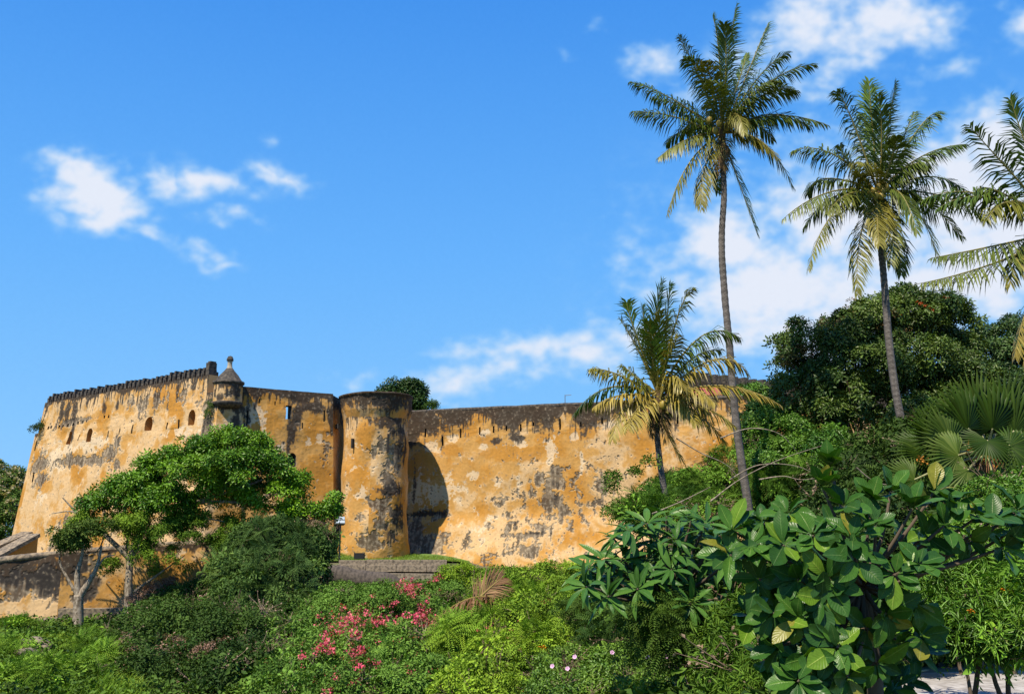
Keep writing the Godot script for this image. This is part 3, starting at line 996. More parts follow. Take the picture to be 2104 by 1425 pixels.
	build_wall(lowall, "wall", l1, wall_mat(l1, [[BLACK, 30, 1172, 70, 30, 1.1], [BLACK, 110, 1180, 60, 44, 1.1], [GREY, 60, 1200, 90, 40, 0.9], [TAN, 60, 1260, 120, 30, 0.8], [BLACK, 60, 1205, 20, 14, 0.8], [BLACK, 120, 1215, 20, 14, 0.9], [GREY, 100, 1190, 60, 30, 1.0], [GREY, 30, 1185, 30, 14, 0.6], [GREY, 40, 1225, 30, 10, 0.5]], 0.55, 0.3, 71, 0.25), 0.45, M.stone_dark, M.mould)
	build_wall(lowall, "wall", l2, wall_mat(l2, [[BLACK, 150, 1165, 40, 44, 1.1], [BLACK, 185, 1200, 26, 40, 0.9], [TAN, 200, 1240, 60, 30, 0.7], [GREY, 165, 1200, 26, 40, 0.95], [GREY, 190, 1160, 30, 26, 0.8], [DEEP, 240, 1200, 40, 40, 0.6], [DEEP, 340, 1180, 40, 30, 0.6], [PALE, 370, 1130, 14, 14, 0.8]], 0.22, 0.2, 73, -0.02), 0.45, M.render, M.mould)
	var cap := Buf.new()
	tube(cap, curve([Vector3(la.x, la.y, la.z), Vector3(lb.x, lb.y, lb.z - 0.2), Vector3(lc.x, lc.y + 0.02, lc.z - 0.2)], 20), taper(20, 0.13, 0.13), 8, Color.WHITE, 0.3)
	part(lowall, "coping", cap.mesh(), M.cope)
	var kb := Buf.new()
	var k0 := at(30, 1285, 36.2)
	var k1 := at(130, 1274, 37.4)
	tube(kb, [k0, k1], [0.14, 0.14], 8, Color.WHITE, 0.4)
	part(lowall, "plinth", kb.mesh(), M.cope)
	var pb := Buf.new()
	var p0 := at(190, 1262, 37.6)
	pb.box(Basis(Vector3.UP, 0.2), p0, Vector3(2.3, 0.45, 0.6))
	part(lowall, "plinth_step", pb.mesh(), M.cope)
	for q in [[-70, 1172, 57, 1103, 46.0, 1.6, "sloping orange parapet with a pale coping climbing to the bastion's foot"], [-60, 1142, 44, 1098, 52.0, 1.2, "farther and darker sloping parapet beyond the orange sloping one"]]:
		var s0 := at(q[0], q[1], q[4] - 3.0)
		var s1 := at(q[2], q[3], q[4])
		var ramp := thing("ramp_parapet", q[6], "parapet", Vector3(s1.x, s1.y - 1.5, s1.z), "sloping parapets at the bastion's foot")
		var rb := Buf.new()
		var back_ := Vector3(0.25, 0, -0.45)
		var dn := Vector3(0, -3.0, 0)
		rb.face(s0, s1, s1 + dn, s0 + dn, Vector3(0, 0, 1))
		rb.face(s0 + back_, s1 + back_, s1 + back_ + dn, s0 + back_ + dn, Vector3(0, 0, -1))
		rb.face(s1, s1 + back_, s1 + back_ + dn, s1 + dn, Vector3(1, 0, 0))
		rb.face(s0, s0 + back_, s0 + back_ + dn, s0 + dn, Vector3(-1, 0, 0))
		part(ramp, "wall", rb.mesh(), M.reveal if q[4] < 50 else M.stone_dark)
		var cb_ := Buf.new()
		var mid_ := (s0 + s1) * 0.5 + back_ * 0.5
		cb_.box(frame_on(s1 - s0), mid_ + Vector3(0, 0.07, 0), Vector3(0.72, 0.16, (s1 - s0).length() + 0.1))
		part(ramp, "coping", cb_.mesh(), M.cope)

	# ---- the terrace: lawn, stone steps and a rounded wall end
	var lg := Buf.new()
	var rows := []
	for d in [45.9, 46.6, 48.0, 50.0, 52.5]:
		for k in 14:
			var p := at(lerpf(672, 965, k / 13.0), 1150, d)
			p.y = ground(p.x, p.z) + 0.06
			lg.add(p)
	for r in 4:
		for k in 13:
			var s := r * 14 + k
			lg.quad(s, s + 14, s + 15, s + 1)
	var gm := std(lin(0.10, 0.17, 0.03))
	struct("lawn", lg.mesh(), gm, "strip of mown lawn at the foot of the round tower")
	var steps := thing("stone_steps", "three weathered stone steps edging the lawn below the round tower", "steps", at(800, 1165, 45))
	M.step = StandardMaterial3D.new()
	M.step.albedo_texture = noise_tex(256, 0.03, [lin(0.10, 0.085, 0.065), lin(0.22, 0.18, 0.13), lin(0.34, 0.28, 0.20)], [0.2, 0.5, 0.85], 9)
	M.step.uv1_triplanar = true
	M.step.uv1_world_triplanar = true
	M.step.uv1_scale = Vector3(0.8, 0.8, 0.8)
	M.step.roughness = 0.95
	M.block = M.step.duplicate()
	M.block.albedo_color = Color(0.62, 0.62, 0.66)
	for q in [[697, 1150, 918, 1150, 45.5, 0.24], [690, 1160, 938, 1162, 44.9, 0.26], [700, 1176, 960, 1180, 44.2, 0.5]]:
		var s0 := at(q[0], q[1], q[4])
		var s1 := at(q[2], q[3], q[4] + 0.4)
		var d := s1 - s0
		for k in 4:
			var f0 := k / 4.0 + 0.002
			var f1 := (k + 1) / 4.0 - 0.002
			var a := s0 + d * f0
			var b := s0 + d * f1
			var sb := Buf.new()
			sb.box(frame_on(d), (a + b) * 0.5 + Vector3(0, -q[5] * 0.5 + rr(-0.02, 0.02), 0), Vector3(0.7, q[5], (b - a).length()))
			part(steps, "slab", sb.mesh(), M.step)
	var kw := thing("stone_wall_end", "low rounded grey stone wall end left of the flowers below the steps", "wall", at(700, 1200, 42.5))
	var kwb := Buf.new()
	var w0 := at(668, 1186, 42.6)
	var w1 := at(815, 1200, 42.4)
	var kp := curve([w0 + Vector3(-0.15, -0.35, 0), w0, w0 + Vector3(0.5, 0.06, 0), (w0 + w1) * 0.5, w1 + Vector3(-0.3, 0, 0), w1 + Vector3(0.1, -0.5, 0)], 26)
	var kr := []
	for k in 27: kr.append(0.45 + 0.02 * sin(k * 1.7))
	tube(kwb, kp, kr, 14, Color.WHITE, 0.05)
	part(kw, "wall", kwb.mesh(), M.block)

# ---------------------------------------------------------------- plants
func leafy(col: Color, rough: float, through: float, spec := 0.5) -> StandardMaterial3D:
	var m := StandardMaterial3D.new()
	m.albedo_color = col
	m.vertex_color_use_as_albedo = true
	m.roughness = rough
	m.metallic_specular = spec
	if through > 0.0:
		m.backlight_enabled = true
		m.backlight = Color(through, through, through * 0.45)
	return m

# one leaf of two triangles folded on its midrib
func small_leaf(b: Buf, o: Vector3, f: Basis, L: float, W: float, col: Color) -> void:
	var a := b.add(o, col)
	var t := b.add(o + f.z * L - f.y * L * 0.18, col)
	var l := b.add(o + f.z * L * 0.5 - f.x * W * 0.5 + f.y * W * 0.14, col)
	var r := b.add(o + f.z * L * 0.5 + f.x * W * 0.5 + f.y * W * 0.14, col)
	b.tri(a, l, t)
	b.tri(a, t, r)

func tone(k: float, warm := 0.0) -> Color:
	return Color(k * (1.0 + warm), k, k * (1.0 - warm))

# a spray of broad leaves about a short twig
func spray_mesh(n: int, reach: float, L: float, W: float) -> ArrayMesh:
	var b := Buf.new()
	for k in n:
		var d := rdir()
		d.y = absf(d.y) * 0.9 - 0.25
		var o := d * reach * pow(rr(0.05, 1.0), 0.6)
		var out := (d + rdir() * 0.7 + Vector3(0, -0.15, 0)).normalized()
		small_leaf(b, o, frame_on(out, (Vector3.UP + rdir() * 0.7).normalized()), L * rr(0.7, 1.25), W * rr(0.8, 1.2), tone(rr(0.7, 1.25), rr(-0.08, 0.14)))
	return b.mesh()

# whorls of narrow leaves up a few stems
func whorl_mesh(stems: int, height: float, L: float, W: float, per: int) -> ArrayMesh:
	var b := Buf.new()
	for s in stems:
		var d := (Vector3.UP + rdir() * 0.6).normalized()
		var o := rdir() * height * 0.3
		for k in per:
			var t := float(k) / per
			var a := k * 2.4 + rr(-0.4, 0.4)
			var f := frame_on(d)
			var out := (f.x * cos(a) + f.y * sin(a)) * 1.0 + d * lerpf(0.0, 0.95, t) + Vector3(0, rr(-0.25, 0.1), 0)
			small_leaf(b, o + d * height * t, frame_on(out), L * rr(0.75, 1.2), W, tone(rr(0.75, 1.25), rr(-0.08, 0.12)))
	return b.mesh()

# feathery sprays: stalks with two rows of leaflets
func feather_mesh(stalks: int, len: float, L: float, W: float) -> ArrayMesh:
	var b := Buf.new()
	for s in stalks:
		var d := (Vector3(0, 0.45, 0) + rdir()).normalized()
		var f := frame_on(d)
		var c := tone(rr(0.75, 1.25), rr(-0.06, 0.14))
		var n := int(len / (W * 2.3))
		for k in n:
			var t := (k + 1.0) / n
			var o := d * len * t - Vector3(0, len * 0.35 * t * t, 0)
			for sg in [-1.0, 1.0]:
				small_leaf(b, o, frame_on(f.x * sg + d * 0.55 - Vector3(0, 0.15, 0), f.y), L * sin(PI * (0.15 + 0.75 * t)), W, c)
	return b.mesh()

func grass_mesh(n: int, spread: float, h: float, W: float) -> ArrayMesh:
	var b := Buf.new()
	for k in n:
		var o := Vector3(rr(-spread, spread), 0, rr(-spread, spread))
		var d := (Vector3.UP + Vector3(rr(-0.5, 0.5), 0, rr(-0.5, 0.5))).normalized()
		var side := frame_on(d, rdir()).x * W * 0.5
		var c := tone(rr(0.7, 1.25), rr(-0.05, 0.2))
		var hh := h * rr(0.5, 1.2)
		var p0 := b.add(o - side, c)
		var p1 := b.add(o + side, c)
		var p2 := b.add(o + d * hh * 0.6 + side * 0.8, c)
		var p3 := b.add(o + d * hh * 0.6 - side * 0.8, c)
		var p4 := b.add(o + d * hh + Vector3(d.x, -0.3, d.z) * hh * 0.3, c)
		b.quad(p0, p3, p2, p1)
		b.tri(p3, p4, p2)
	return b.mesh()

# thin bare twigs
func twig_mesh(n: int, len: float) -> ArrayMesh:
	var b := Buf.new()
	for k in n:
		var d := (Vector3.UP * 0.5 + rdir()).normalized()
		var e := d * len * rr(0.5, 1.2)
		tube(b, [Vector3.ZERO, e * 0.5 + rdir() * 0.03, e], [0.008, 0.006, 0.002], 3, tone(rr(0.7, 1.2)))
		for j in 3:
			small_leaf(b, e * rr(0.4, 1.0), frame_on(rdir()), 0.05, 0.03, tone(rr(0.9, 1.4), 0.1))
	return b.mesh()

# a handful of small petals
func bloom_mesh(n: int, reach: float, s: float) -> ArrayMesh:
	var b := Buf.new()
	for k in n:
		var o := rdir() * reach * pow(rng.randf(), 0.5)
		small_leaf(b, o, frame_on(rdir()), s * rr(0.7, 1.3), s * 0.8, tone(rr(0.75, 1.2)))
	return b.mesh()

func multi(o: Node3D, called: String, mesh: Mesh, mat: Material, xf: Array, cols: Array) -> MultiMeshInstance3D:
	var mm := MultiMesh.new()
	mm.transform_format = MultiMesh.TRANSFORM_3D
	mm.use_colors = true
	mm.mesh = mesh
	mm.instance_count = xf.size()
	var buf := PackedFloat32Array()
	buf.resize(xf.size() * 16)
	for k in xf.size():
		var t: Transform3D = xf[k]
		var c: Color = cols[k]
		var j := k * 16
		buf[j] = t.basis.x.x
		buf[j + 1] = t.basis.y.x
		buf[j + 2] = t.basis.z.x
		buf[j + 3] = t.origin.x
		buf[j + 4] = t.basis.x.y
		buf[j + 5] = t.basis.y.y
		buf[j + 6] = t.basis.z.y
		buf[j + 7] = t.origin.y
		buf[j + 8] = t.basis.x.z
		buf[j + 9] = t.basis.y.z
		buf[j + 10] = t.basis.z.z
		buf[j + 11] = t.origin.z
		buf[j + 12] = c.r
		buf[j + 13] = c.g
		buf[j + 14] = c.b
		buf[j + 15] = 1.0
	mm.buffer = buf
	var i := MultiMeshInstance3D.new()
	i.name = called
	i.multimesh = mm
	i.material_override = mat
	o.add_child(i, true)
	if o != self: i.position = -root_of(o)
	i.set_meta("kind", "stuff")
	return i

# blobs seen at places of the photograph: [px, py, half width px, half height px, depth, half depth in metres]
func blobs_at(list: Array) -> Array:
	var out := []
	for e in list:
		var c := at(e[0], e[1], e[4])
		var m: float = e[4] / FOCAL
		out.append([c, Vector3(e[2] * m, e[3] * m, e[5] if e.size() > 5 else e[2] * m * 0.8)])
	return out

# a crown or a bush is lumps upon lumps: each blob carries smaller clumps, [centre, radius, outward, tone]
func clumps(blobs: Array, gap: float, shell: float, size: float) -> Array:
	var out := []
	var off := rr(0, 900)
	for e in blobs:
		var c: Vector3 = e[0]
		var r: Vector3 = e[1]
		var mean := (r.x + r.y + r.z) / 3.0
		var rs := clampf(mean * size, 0.14, 0.85)
		var n := clampi(int(2.6 * (r.x * r.y + r.y * r.z + r.x * r.z) / (rs * rs)), 4, 260)
		for k in n:
			var d := rdir()
			var far := rng.randf() < 0.17
			var p := c + d * r * (rr(1.02, 1.32) if far else lerpf(shell, 1.0, sqrt(rng.randf())))
			if big.get_noise_3d(p.x * 30.0 + off, p.y * 30.0, p.z * 30.0) < gap: continue
			if p.y < ground(p.x, p.z) - 0.15: continue
			var t := clampf(0.5 + 1.0 * big.get_noise_3d(p.x * 14.0, p.y * 14.0 + off, p.z * 14.0) + rr(-0.35, 0.35), 0, 1)
			out.append([p, rs * (rr(0.3, 0.6) if far else rr(0.6, 1.25)), (d / r).normalized(), t])
	return out

var last_clumps := []

func foliage(o: Node3D, called: String, blobs: Array, mesh: Mesh, mat: Material, n: int, s0: float, s1: float, ca: Color, cb: Color, gap := -0.3, shell := 0.5, size := 0.35) -> MultiMeshInstance3D:
	var subs := clumps(blobs, gap, shell, size)
	if subs.is_empty():
		for e in blobs: subs.append([e[0], e[1].y * 0.8, Vector3.UP, 0.5])
	last_clumps = subs
	var w := PackedFloat32Array()
	var sum := 0.0
	for e in subs:
		sum += e[1] * e[1]
		w.append(sum)
	var xf := []
	var cols := []
	while xf.size() < n:
		var k := mini(w.bsearch(rng.randf() * sum), subs.size() - 1)
		var e: Array = subs[k]
		var d := rdir()
		if d.dot(e[2]) < -0.25: d = d.bounce(e[2])
		if d.y < -0.5: d.y *= -0.5
		var p: Vector3 = e[0] + d * e[1] * pow(rng.randf(), 0.33) * Vector3(1.0, 0.8, 1.0)
		var up: Vector3 = (d * 0.8 + Vector3.UP * 0.55 + rdir() * 0.45).normalized()
		var f := frame_on(up, rdir())
		var s := rr(s0, s1)
		xf.append(Transform3D(Basis(f.x * s, f.z * s, -f.y * s), p))
		cols.append(ca.lerp(cb, clampf(e[3] + rr(-0.25, 0.25), 0, 1)) * rr(0.82, 1.18))
	return multi(o, called, mesh, mat, xf, cols)

func seen_at(p: Vector3) -> Vector2:
	var d := p - EYE
	var f := d.y * sin(TILT) - d.z * cos(TILT)
	return Vector2(1052.0 + FOCAL * d.x / f, 712.5 - FOCAL * (d.y * cos(TILT) + d.z * sin(TILT)) / f)

# flowers on the outer skin of the clumps of a bush, in patches [px, py, half width, half height]
func flowers(o: Node3D, called: String, subs: Array, patches: Array, mesh: Mesh, n: int, s0: float, s1: float, ca: Color, cb: Color) -> void:
	var xf := []
	var cols := []
	var tries := 0
	while xf.size() < n and tries < n * 150:
		tries += 1
		var e: Array = subs[rng.randi() % subs.size()]
		var d: Vector3 = (rdir() + Vector3(0, 0.55, 0.75) + e[2] * 0.3).normalized()
		var p: Vector3 = e[0] + d * e[1] * rr(0.95, 1.15)
		var q := seen_at(p)
		var ok := false
		for b in patches:
			var x: float = (q.x - b[0]) / b[2]
			var y: float = (q.y - b[1]) / b[3]
			if x * x + y * y < rr(0.1, 1.8): ok = true
		if not ok: continue
		var s := rr(s0, s1)
		xf.append(Transform3D(frame_on(d, rdir()).scaled(Vector3(s, s, s)), p))
		cols.append(ca.lerp(cb, rng.randf()) * rr(0.85, 1.2))
	if xf.size(): multi(o, called, mesh, M.petal, xf, cols)

# bare twigs running from a foot into the blobs
func twigs(o: Node3D, called: String, foot: Vector3, blobs: Array, n: int, r0: float, mat: Material, sag := 0.0) -> void:
	for k in n:
		var e: Array = blobs[k % blobs.size()]
		var tip: Vector3 = e[0] + rdir() * e[1] * 0.8
		var mid := foot.lerp(tip, 0.5) + rdir() * (tip - foot).length() * 0.12 + Vector3(0, sag, 0)
		var b := Buf.new()
		tube(b, curve([foot, mid, tip], 8), taper(8, r0, r0 * 0.25), 6, Color.WHITE, 0.3)
		part(o, called, b.mesh(), mat)

func shrub(called: String, label: String, cat: String, list: Array, mesh: Mesh, mat: Material, n: int, s0: float, s1: float, ca: Color, cb: Color, gap := -0.3, shell := 0.5, size := 0.35, stems := 5, group := "") -> Node3D:
	var bl := blobs_at(list)
	var c: Vector3 = bl[0][0]
	var foot := Vector3(c.x, ground(c.x, c.z), c.z)
	var o := thing(called, label, cat, foot, group)
	foliage(o, "foliage", bl, mesh, mat, n, s0, s1, ca, cb, gap, shell, size)
	var skin := last_clumps
	if n < 60: return o
	# other growth mixed in: larger leaves, feathery shoots, bare dry twigs
	var other: Mesh = M.broad if mesh != M.broad else M.feather
	foliage(o, "mixed_foliage", bl, other, M.leaf, int(n * 0.10), s0 * 0.75, s1 * 0.95, ca.lerp(cb, 0.4) * 0.9, cb * 1.25, 0.02, 0.85, 0.22)
	foliage(o, "young_shoots", bl, M.feather if mesh != M.feather else M.fine, M.leaf, int(n * 0.05), s0 * 0.8, s1 * 1.1, cb, cb * 1.5, 0.05, 0.95, 0.18)
	foliage(o, "dry_twigs", bl, M.twig_spray, M.matte, int(n * 0.035), s0, s1 * 1.3, Color(0.16, 0.11, 0.07), Color(0.34, 0.25, 0.18), 0.0, 0.9, 0.2)
	last_clumps = skin
	for k in stems:
		var e: Array = bl[k % bl.size()]
		var base := Vector3(e[0].x, ground(e[0].x, e[0].z) - 0.1, e[0].z)
		twigs(o, "stem", base, [e], 1, 0.035, M.twig)
	return o

# ---------------------------------------------------------------- coconut palms
# a frond along base, bend and tip; leaflets hang from both sides of its midrib
func frond_mesh(p0: Vector3, p1: Vector3, p2: Vector3, n: int, L: float, W: float, hang: float, ca: Color, cb: Color, roll := 0.0, wind := Vector3.ZERO) -> ArrayMesh:
	var b := Buf.new()
	var pts := []
	for k in 13:
		var t := k / 12.0
		pts.append(p0 * (1 - t) * (1 - t) + p1 * 2.0 * t * (1 - t) + p2 * t * t)
	var rib := ca.lerp(Color(0.30, 0.24, 0.07), 0.7)
	tube(b, pts, taper(12, 0.045, 0.008), 5, rib)
	var reach := (p2 - p0).length()
	for k in n:
		var t := lerpf(0.10, 1.0, (k + rr(-0.3, 0.3)) / n)
		t = clampf(t, 0.06, 1.0)
		var o := p0 * (1 - t) * (1 - t) + p1 * 2.0 * t * (1 - t) + p2 * t * t
		var d := ((p1 - p0) * (1 - t) + (p2 - p1) * t).normalized()
		var f := frame_on(d)
		var x := f.x * cos(roll) + f.y * sin(roll)
		var up := f.y * cos(roll) - f.x * sin(roll)
		var torn := big.get_noise_2d(t * 260.0 + p0.x * 90.0, p2.y * 90.0 + reach * 50.0) > 0.26
		for sg in [-1.0, 1.0]:
			if rng.randf() < (0.6 if torn else 0.07): continue
			var l := L * pow(sin(PI * clampf(0.16 + 0.80 * t, 0, 1)), 0.7) * rr(0.85, 1.1)
			var lean := lerpf(0.35, 1.5, t * t) + (0.7 if hang < 0.25 else 0.0)
			var dir: Vector3 = (x * sg + d * lean + up * rr(-0.25, 0.40) + d * rr(-0.3, 0.3) + Vector3(0, -hang * rr(0.4, 1.5), 0) + wind).normalized()
			var dir2: Vector3 = (dir + Vector3(0, -hang * rr(0.7, 1.8) - 0.40, 0) + wind * 0.6).normalized()
			var wd := d.cross(dir).cross(dir).normalized() * W * 0.5
			var c := ca.lerp(cb, clampf(rr(-0.1, 0.9) * (0.35 + t * 0.65), 0, 1)) * rr(0.8, 1.2)
			var a0 := b.add(o - wd * 0.5, c)
			var a1 := b.add(o + wd * 0.5, c)
			var m := o + dir * l * 0.5
			var a2 := b.add(m + wd, c)
			var a3 := b.add(m - wd, c)
			var e := m + dir2 * l * 0.5
			var a4 := b.add(e, c.lerp(cb, 0.35))
			b.quad(a0, a3, a2, a1)
			b.tri(a3, a4, a2)
	return b.mesh()

func palm_trunk(o: Node3D, line: Array, r0: float, r1: float, mat: Material) -> void:
	var b := Buf.new()
	var pts := curve(line, 150)
	var rad := []
	for k in pts.size():
		var t := float(k) / (pts.size() - 1)
		rad.append(lerpf(r0, r1, t) * (1.0 + (0.055 if k % 2 == 0 else -0.03)) * (1.0 + 0.35 * smooth(0.08, 0.0, t)))
	tube(b, pts, rad, 12, Color.WHITE, 0.10)
	for k in pts.size():
		var tone_k := (0.55 if k % 2 == 0 else 1.05) * rr(0.8, 1.2)
		for s in 12:
			var q := tone_k * (1.0 + 0.5 * big.get_noise_3d(k * 5.0, s * 9.0, pts[k].x * 30.0))
			b.c[k * 12 + s] = Color(q, q, q)
	part(o, "trunk", b.mesh(), mat)

# fronds: [bend px, bend py, tip px, tip py, tip nearer by metres, colour 0 green .. 1 dry, hang]
func palm(label: String, depth: float, line: Array, w0: float, w1: float, list: Array, L: float, nuts: Array, group: String, extra := 0, per := 80) -> Node3D:
	var pts := []
	for e in line: pts.append(at(e[0], e[1], depth + (e[2] if e.size() > 2 else 0.0)))
	var root: Vector3 = pts[0]
	root.y = ground(root.x, root.z)
	if pts[0].y > root.y + 0.2: pts.push_front(root - Vector3(0, 0.1, 0))
	var o := thing("coconut_palm", label, "palm tree", root, group)
	palm_trunk(o, pts, w0, w1, M.palm_bark)
	var top: Vector3 = pts[-1]
	var m := depth / FOCAL
	var heart := Buf.new()
	lathe(heart, top - Vector3(0, 0.25, 0), [Vector2(w1 * 0.95, -0.1), Vector2(w1 * 1.6, 0.2), Vector2(w1 * 1.5, 0.5), Vector2(0.05, 0.95)], 12, 0.1)
	part(o, "crown_shaft", heart.mesh(), M.fibre)
	for e in list:
		var bend := at(e[0], e[1], depth - e[4] * 0.45)
		var tip := at(e[2], e[3], depth - e[4])
		var k: float = maxf(0.0, e[5]) * (0.62 if depth > 35.0 else 1.0)
		var ca: Color = M.g_dark.lerp(M.g_gold, k)
		var cb: Color = M.g_mid.lerp(M.g_dry, k)
		if e[5] < 0.0:
			ca = Color(0.075, 0.140, 0.016)
			cb = Color(0.170, 0.255, 0.030)
		# the bend is where the curve passes: push the handle out
		var handle := bend * 2.0 - (top + tip) * 0.5
		var base := top + (bend - top).normalized() * w1 * 1.2 + Vector3(0, rr(0.0, 0.3), 0)
		var hang: float = e[6] if e.size() > 6 else 0.45
		part(o, "frond", frond_mesh(base, handle, tip, per, L, 0.050, hang, ca, cb, rr(-0.4, 0.4), Vector3(rr(0.05, 0.32), 0, 0)), M.frond)
	for k in extra:
		var a := rr(0, TAU)
		var d := Vector3(cos(a), 0, sin(a) * 0.9)
		if d.z > 0.2: d.z *= -1.0
		var r := L * rr(2.6, 3.8)
		var e := rr(-0.5, 0.9)
		part(o, "frond", frond_mesh(top + Vector3(0, 0.1, 0), top + d * r * 0.6 + Vector3(0, r * (0.35 + 0.3 * e), 0), top + d * r + Vector3(0, r * e * 0.8 - r * 0.25, 0), per - 12, L, 0.06, 0.5, M.g_dark, M.g_mid, 0.0, Vector3(0.1, 0, 0)), M.frond)
	# dead fronds hanging below the crown
	for k in 3:
		var a := rr(-1.3, 1.3)
		var dn := Vector3(sin(a) * 0.5, 0, cos(a) * 0.4)
		var r := L * rr(1.3, 2.0)
		part(o, "dead_frond", frond_mesh(top, top + dn * r * 0.7 + Vector3(0, -r * 0.15, 0), top + dn * r * 0.6 + Vector3(0, -r, 0), 34, L * 0.6, 0.035, 1.2, Color(0.10, 0.065, 0.03), Color(0.24, 0.16, 0.08)), M.matte)
	for e in nuts:
		var c := at(e[0], e[1], depth - 0.45)
		var b := Buf.new()
		lathe(b, c, [Vector2(0.0, -0.16), Vector2(0.09, -0.12), Vector2(0.13, 0.0), Vector2(0.10, 0.11), Vector2(0.0, 0.16)], 10)
		part(o, "coconut", b.mesh(), M.nut)
	return o

# ---------------------------------------------------------------- big single leaves
func big_leaf_mesh(L: float, W: float, wide: float, curl: float, fold: float, wave: float, seed_: int) -> ArrayMesh:
	var b := Buf.new()
	var rows := 8
	for k in rows + 1:
		var t := float(k) / rows
		var w := W * 0.5 * pow(sin(PI * pow(clampf(t * 0.985 + 0.008, 0, 1), wide)), 0.8)
		var z := t * L
		var y := -curl * L * t * t + 0.02 * L * sin(t * 5.0 + seed_)
		for s in 5:
			var x := (s - 2) / 2.0
			var rip := wave * W * sin(t * 17.0 + seed_ + s * 1.3) * absf(x)
			b.add(Vector3(x * w, y + fold * w * x * x + rip, z), Color.WHITE, Vector2(s / 4.0, t))
	for k in rows:
		for s in 4:
			var p := k * 5 + s
			b.quad(p, p + 5, p + 6, p + 1)
	return b.mesh()

func vein_tex(ca: Color, rib: Color, seed_: int) -> ImageTexture:
	var im := Image.create(64, 128, true, Image.FORMAT_RGB8)
	var n := FastNoiseLite.new()
	n.seed = seed_
	n.frequency = 0.05
	for y in 128:
		for x in 64:
			var u := absf(x - 31.5) / 32.0
			var v := y / 128.0
			var k := smooth(0.075, 0.03, u)
			var ph := fposmod((v - u * 0.22) * 11.0, 1.0)
			k = maxf(k, 0.16 * smooth(0.13, 0.03, absf(ph - 0.5)) * smooth(1.0, 0.6, u))
			var c := ca.lerp(rib, k)
			var t := 1.0 + 0.22 * n.get_noise_2d(x, y)
			im.set_pixel(x, y, Color(c.r * t, c.g * t, c.b * t).linear_to_srgb())
	return ImageTexture.create_from_image(im)

func vein_bump() -> ImageTexture:
	var im := Image.create(64, 128, true, Image.FORMAT_RGB8)
	for y in 128:
		for x in 64:
			var u := absf(x - 31.5) / 32.0
			var v := y / 128.0
			var ph := fposmod((v - u * 0.22) * 11.0, 1.0)
			var k := 0.5 + 0.07 * cos(ph * TAU) - 0.35 * smooth(0.09, 0.0, u)
			im.set_pixel(x, y, Color(k, k, k))
	return ImageTexture.create_from_image(im)

func big_leaf_mat(ca: Color, rib: Color, seed_: int, bump: ImageTexture) -> StandardMaterial3D:
	var m := StandardMaterial3D.new()
	m.albedo_texture = vein_tex(ca, rib, seed_)
	m.roughness = 0.30
	m.metallic_specular = 0.28
	m.backlight_enabled = true
	m.backlight = Color(0.50, 0.60, 0.14)
	m.heightmap_enabled = true
	m.heightmap_texture = bump
	m.heightmap_scale = 0.5
	return m

# a rosette of leaves at a twig's end; leaves become parts until `room` runs out
func rosette(o: Node3D, c: Vector3, dir: Vector3, n: int, s: float, open: float, meshes: Array, mats: Array, droop: float, room: Array, rest: Dictionary) -> void:
	var f := frame_on(dir)
	var a0 := rr(0, TAU)
	for k in n:
		var a := a0 + TAU * k / n + rr(-0.35, 0.35)
		var op := open * rr(0.65, 1.3)
		var d := (f.z * cos(op) + (f.x * cos(a) + f.y * sin(a)) * sin(op) + Vector3(0, -droop * rr(0.3, 1.1), 0)).normalized()
		var up := (f.z + Vector3.UP * 0.5 - d * 0.2 + rdir() * 0.35)
		var x := up.cross(d).normalized()
		var b := Basis(x, d.cross(x), d).rotated(d, rr(-0.4, 0.4))
		var sc := s * rr(0.62, 1.15)
		var mi := rng.randi() % meshes.size()
		var ti := rng.randi() % mats.size()
		if ti == mats.size() - 1 and rng.randf() < 0.75: ti = 0
		if room[0] > 0:
			room[0] -= 1
			var p := part(o, "leaf", meshes[mi], mats[ti], true)
			p.transform = Transform3D(b.scaled(Vector3.ONE * sc), c + d * 0.02 - root_of(o))
		else:
			var key := "%d %d" % [mi, ti]
			if not rest.has(key): rest[key] = []
			rest[key].append(Transform3D(b.scaled(Vector3.ONE * sc), c + d * 0.02))

func rest_of(o: Node3D, rest: Dictionary, meshes: Array, mats: Array) -> void:
	for key in rest:
		var q: PackedStringArray = key.split(" ")
		var cols := []
		for e in rest[key]: cols.append(Color.WHITE)
		multi(o, "inner_leaves", meshes[int(q[0])], mats[int(q[1])], rest[key], cols)

# ---------------------------------------------------------------- fan palm
func fan_mesh(R: float, n: int, split: float, cup: float, ca: Color, cb: Color) -> ArrayMesh:
	var b := Buf.new()
	var half := 2.25
	for k in n:
		var a := lerpf(-half, half, (k + 0.5) / n)
		var da := half / n
		var l := R * (0.80 + 0.2 * cos(a * 0.6)) * rr(0.94, 1.04)
		var c := ca.lerp(cb, rr(0, 1)) * rr(0.85, 1.15)
		var o := b.add(Vector3.ZERO, c)
		var dirs := []
		for s in [-1.0, 0.0, 1.0]:
			var q: float = a + da * s
			dirs.append(Vector3(sin(q), 0.06 * (1.0 if s == 0.0 else -0.4), cos(q)))
		var pl: Vector3 = dirs[0] * l * split
		var pm: Vector3 = dirs[1] * l * split + Vector3(0, 0.03 * R, 0)
		var pr: Vector3 = dirs[2] * l * split
		var bend := Vector3(0, -cup * R * split * split * (0.4 + 0.6 * absf(a) / half), 0)
		var il := b.add(pl + bend, c)
		var imid := b.add(pm + bend, c)
		var ir := b.add(pr + bend, c)
		var tip := b.add(dirs[1] * l + Vector3(0, -cup * R * (0.5 + 0.7 * absf(a) / half) - rr(0, 0.08) * R, 0), cb * rr(0.9, 1.3))
		b.tri(o, il, imid)
		b.tri(o, imid, ir)
		b.tri(il, tip, imid)
		b.tri(imid, tip, ir)
	return b.mesh()

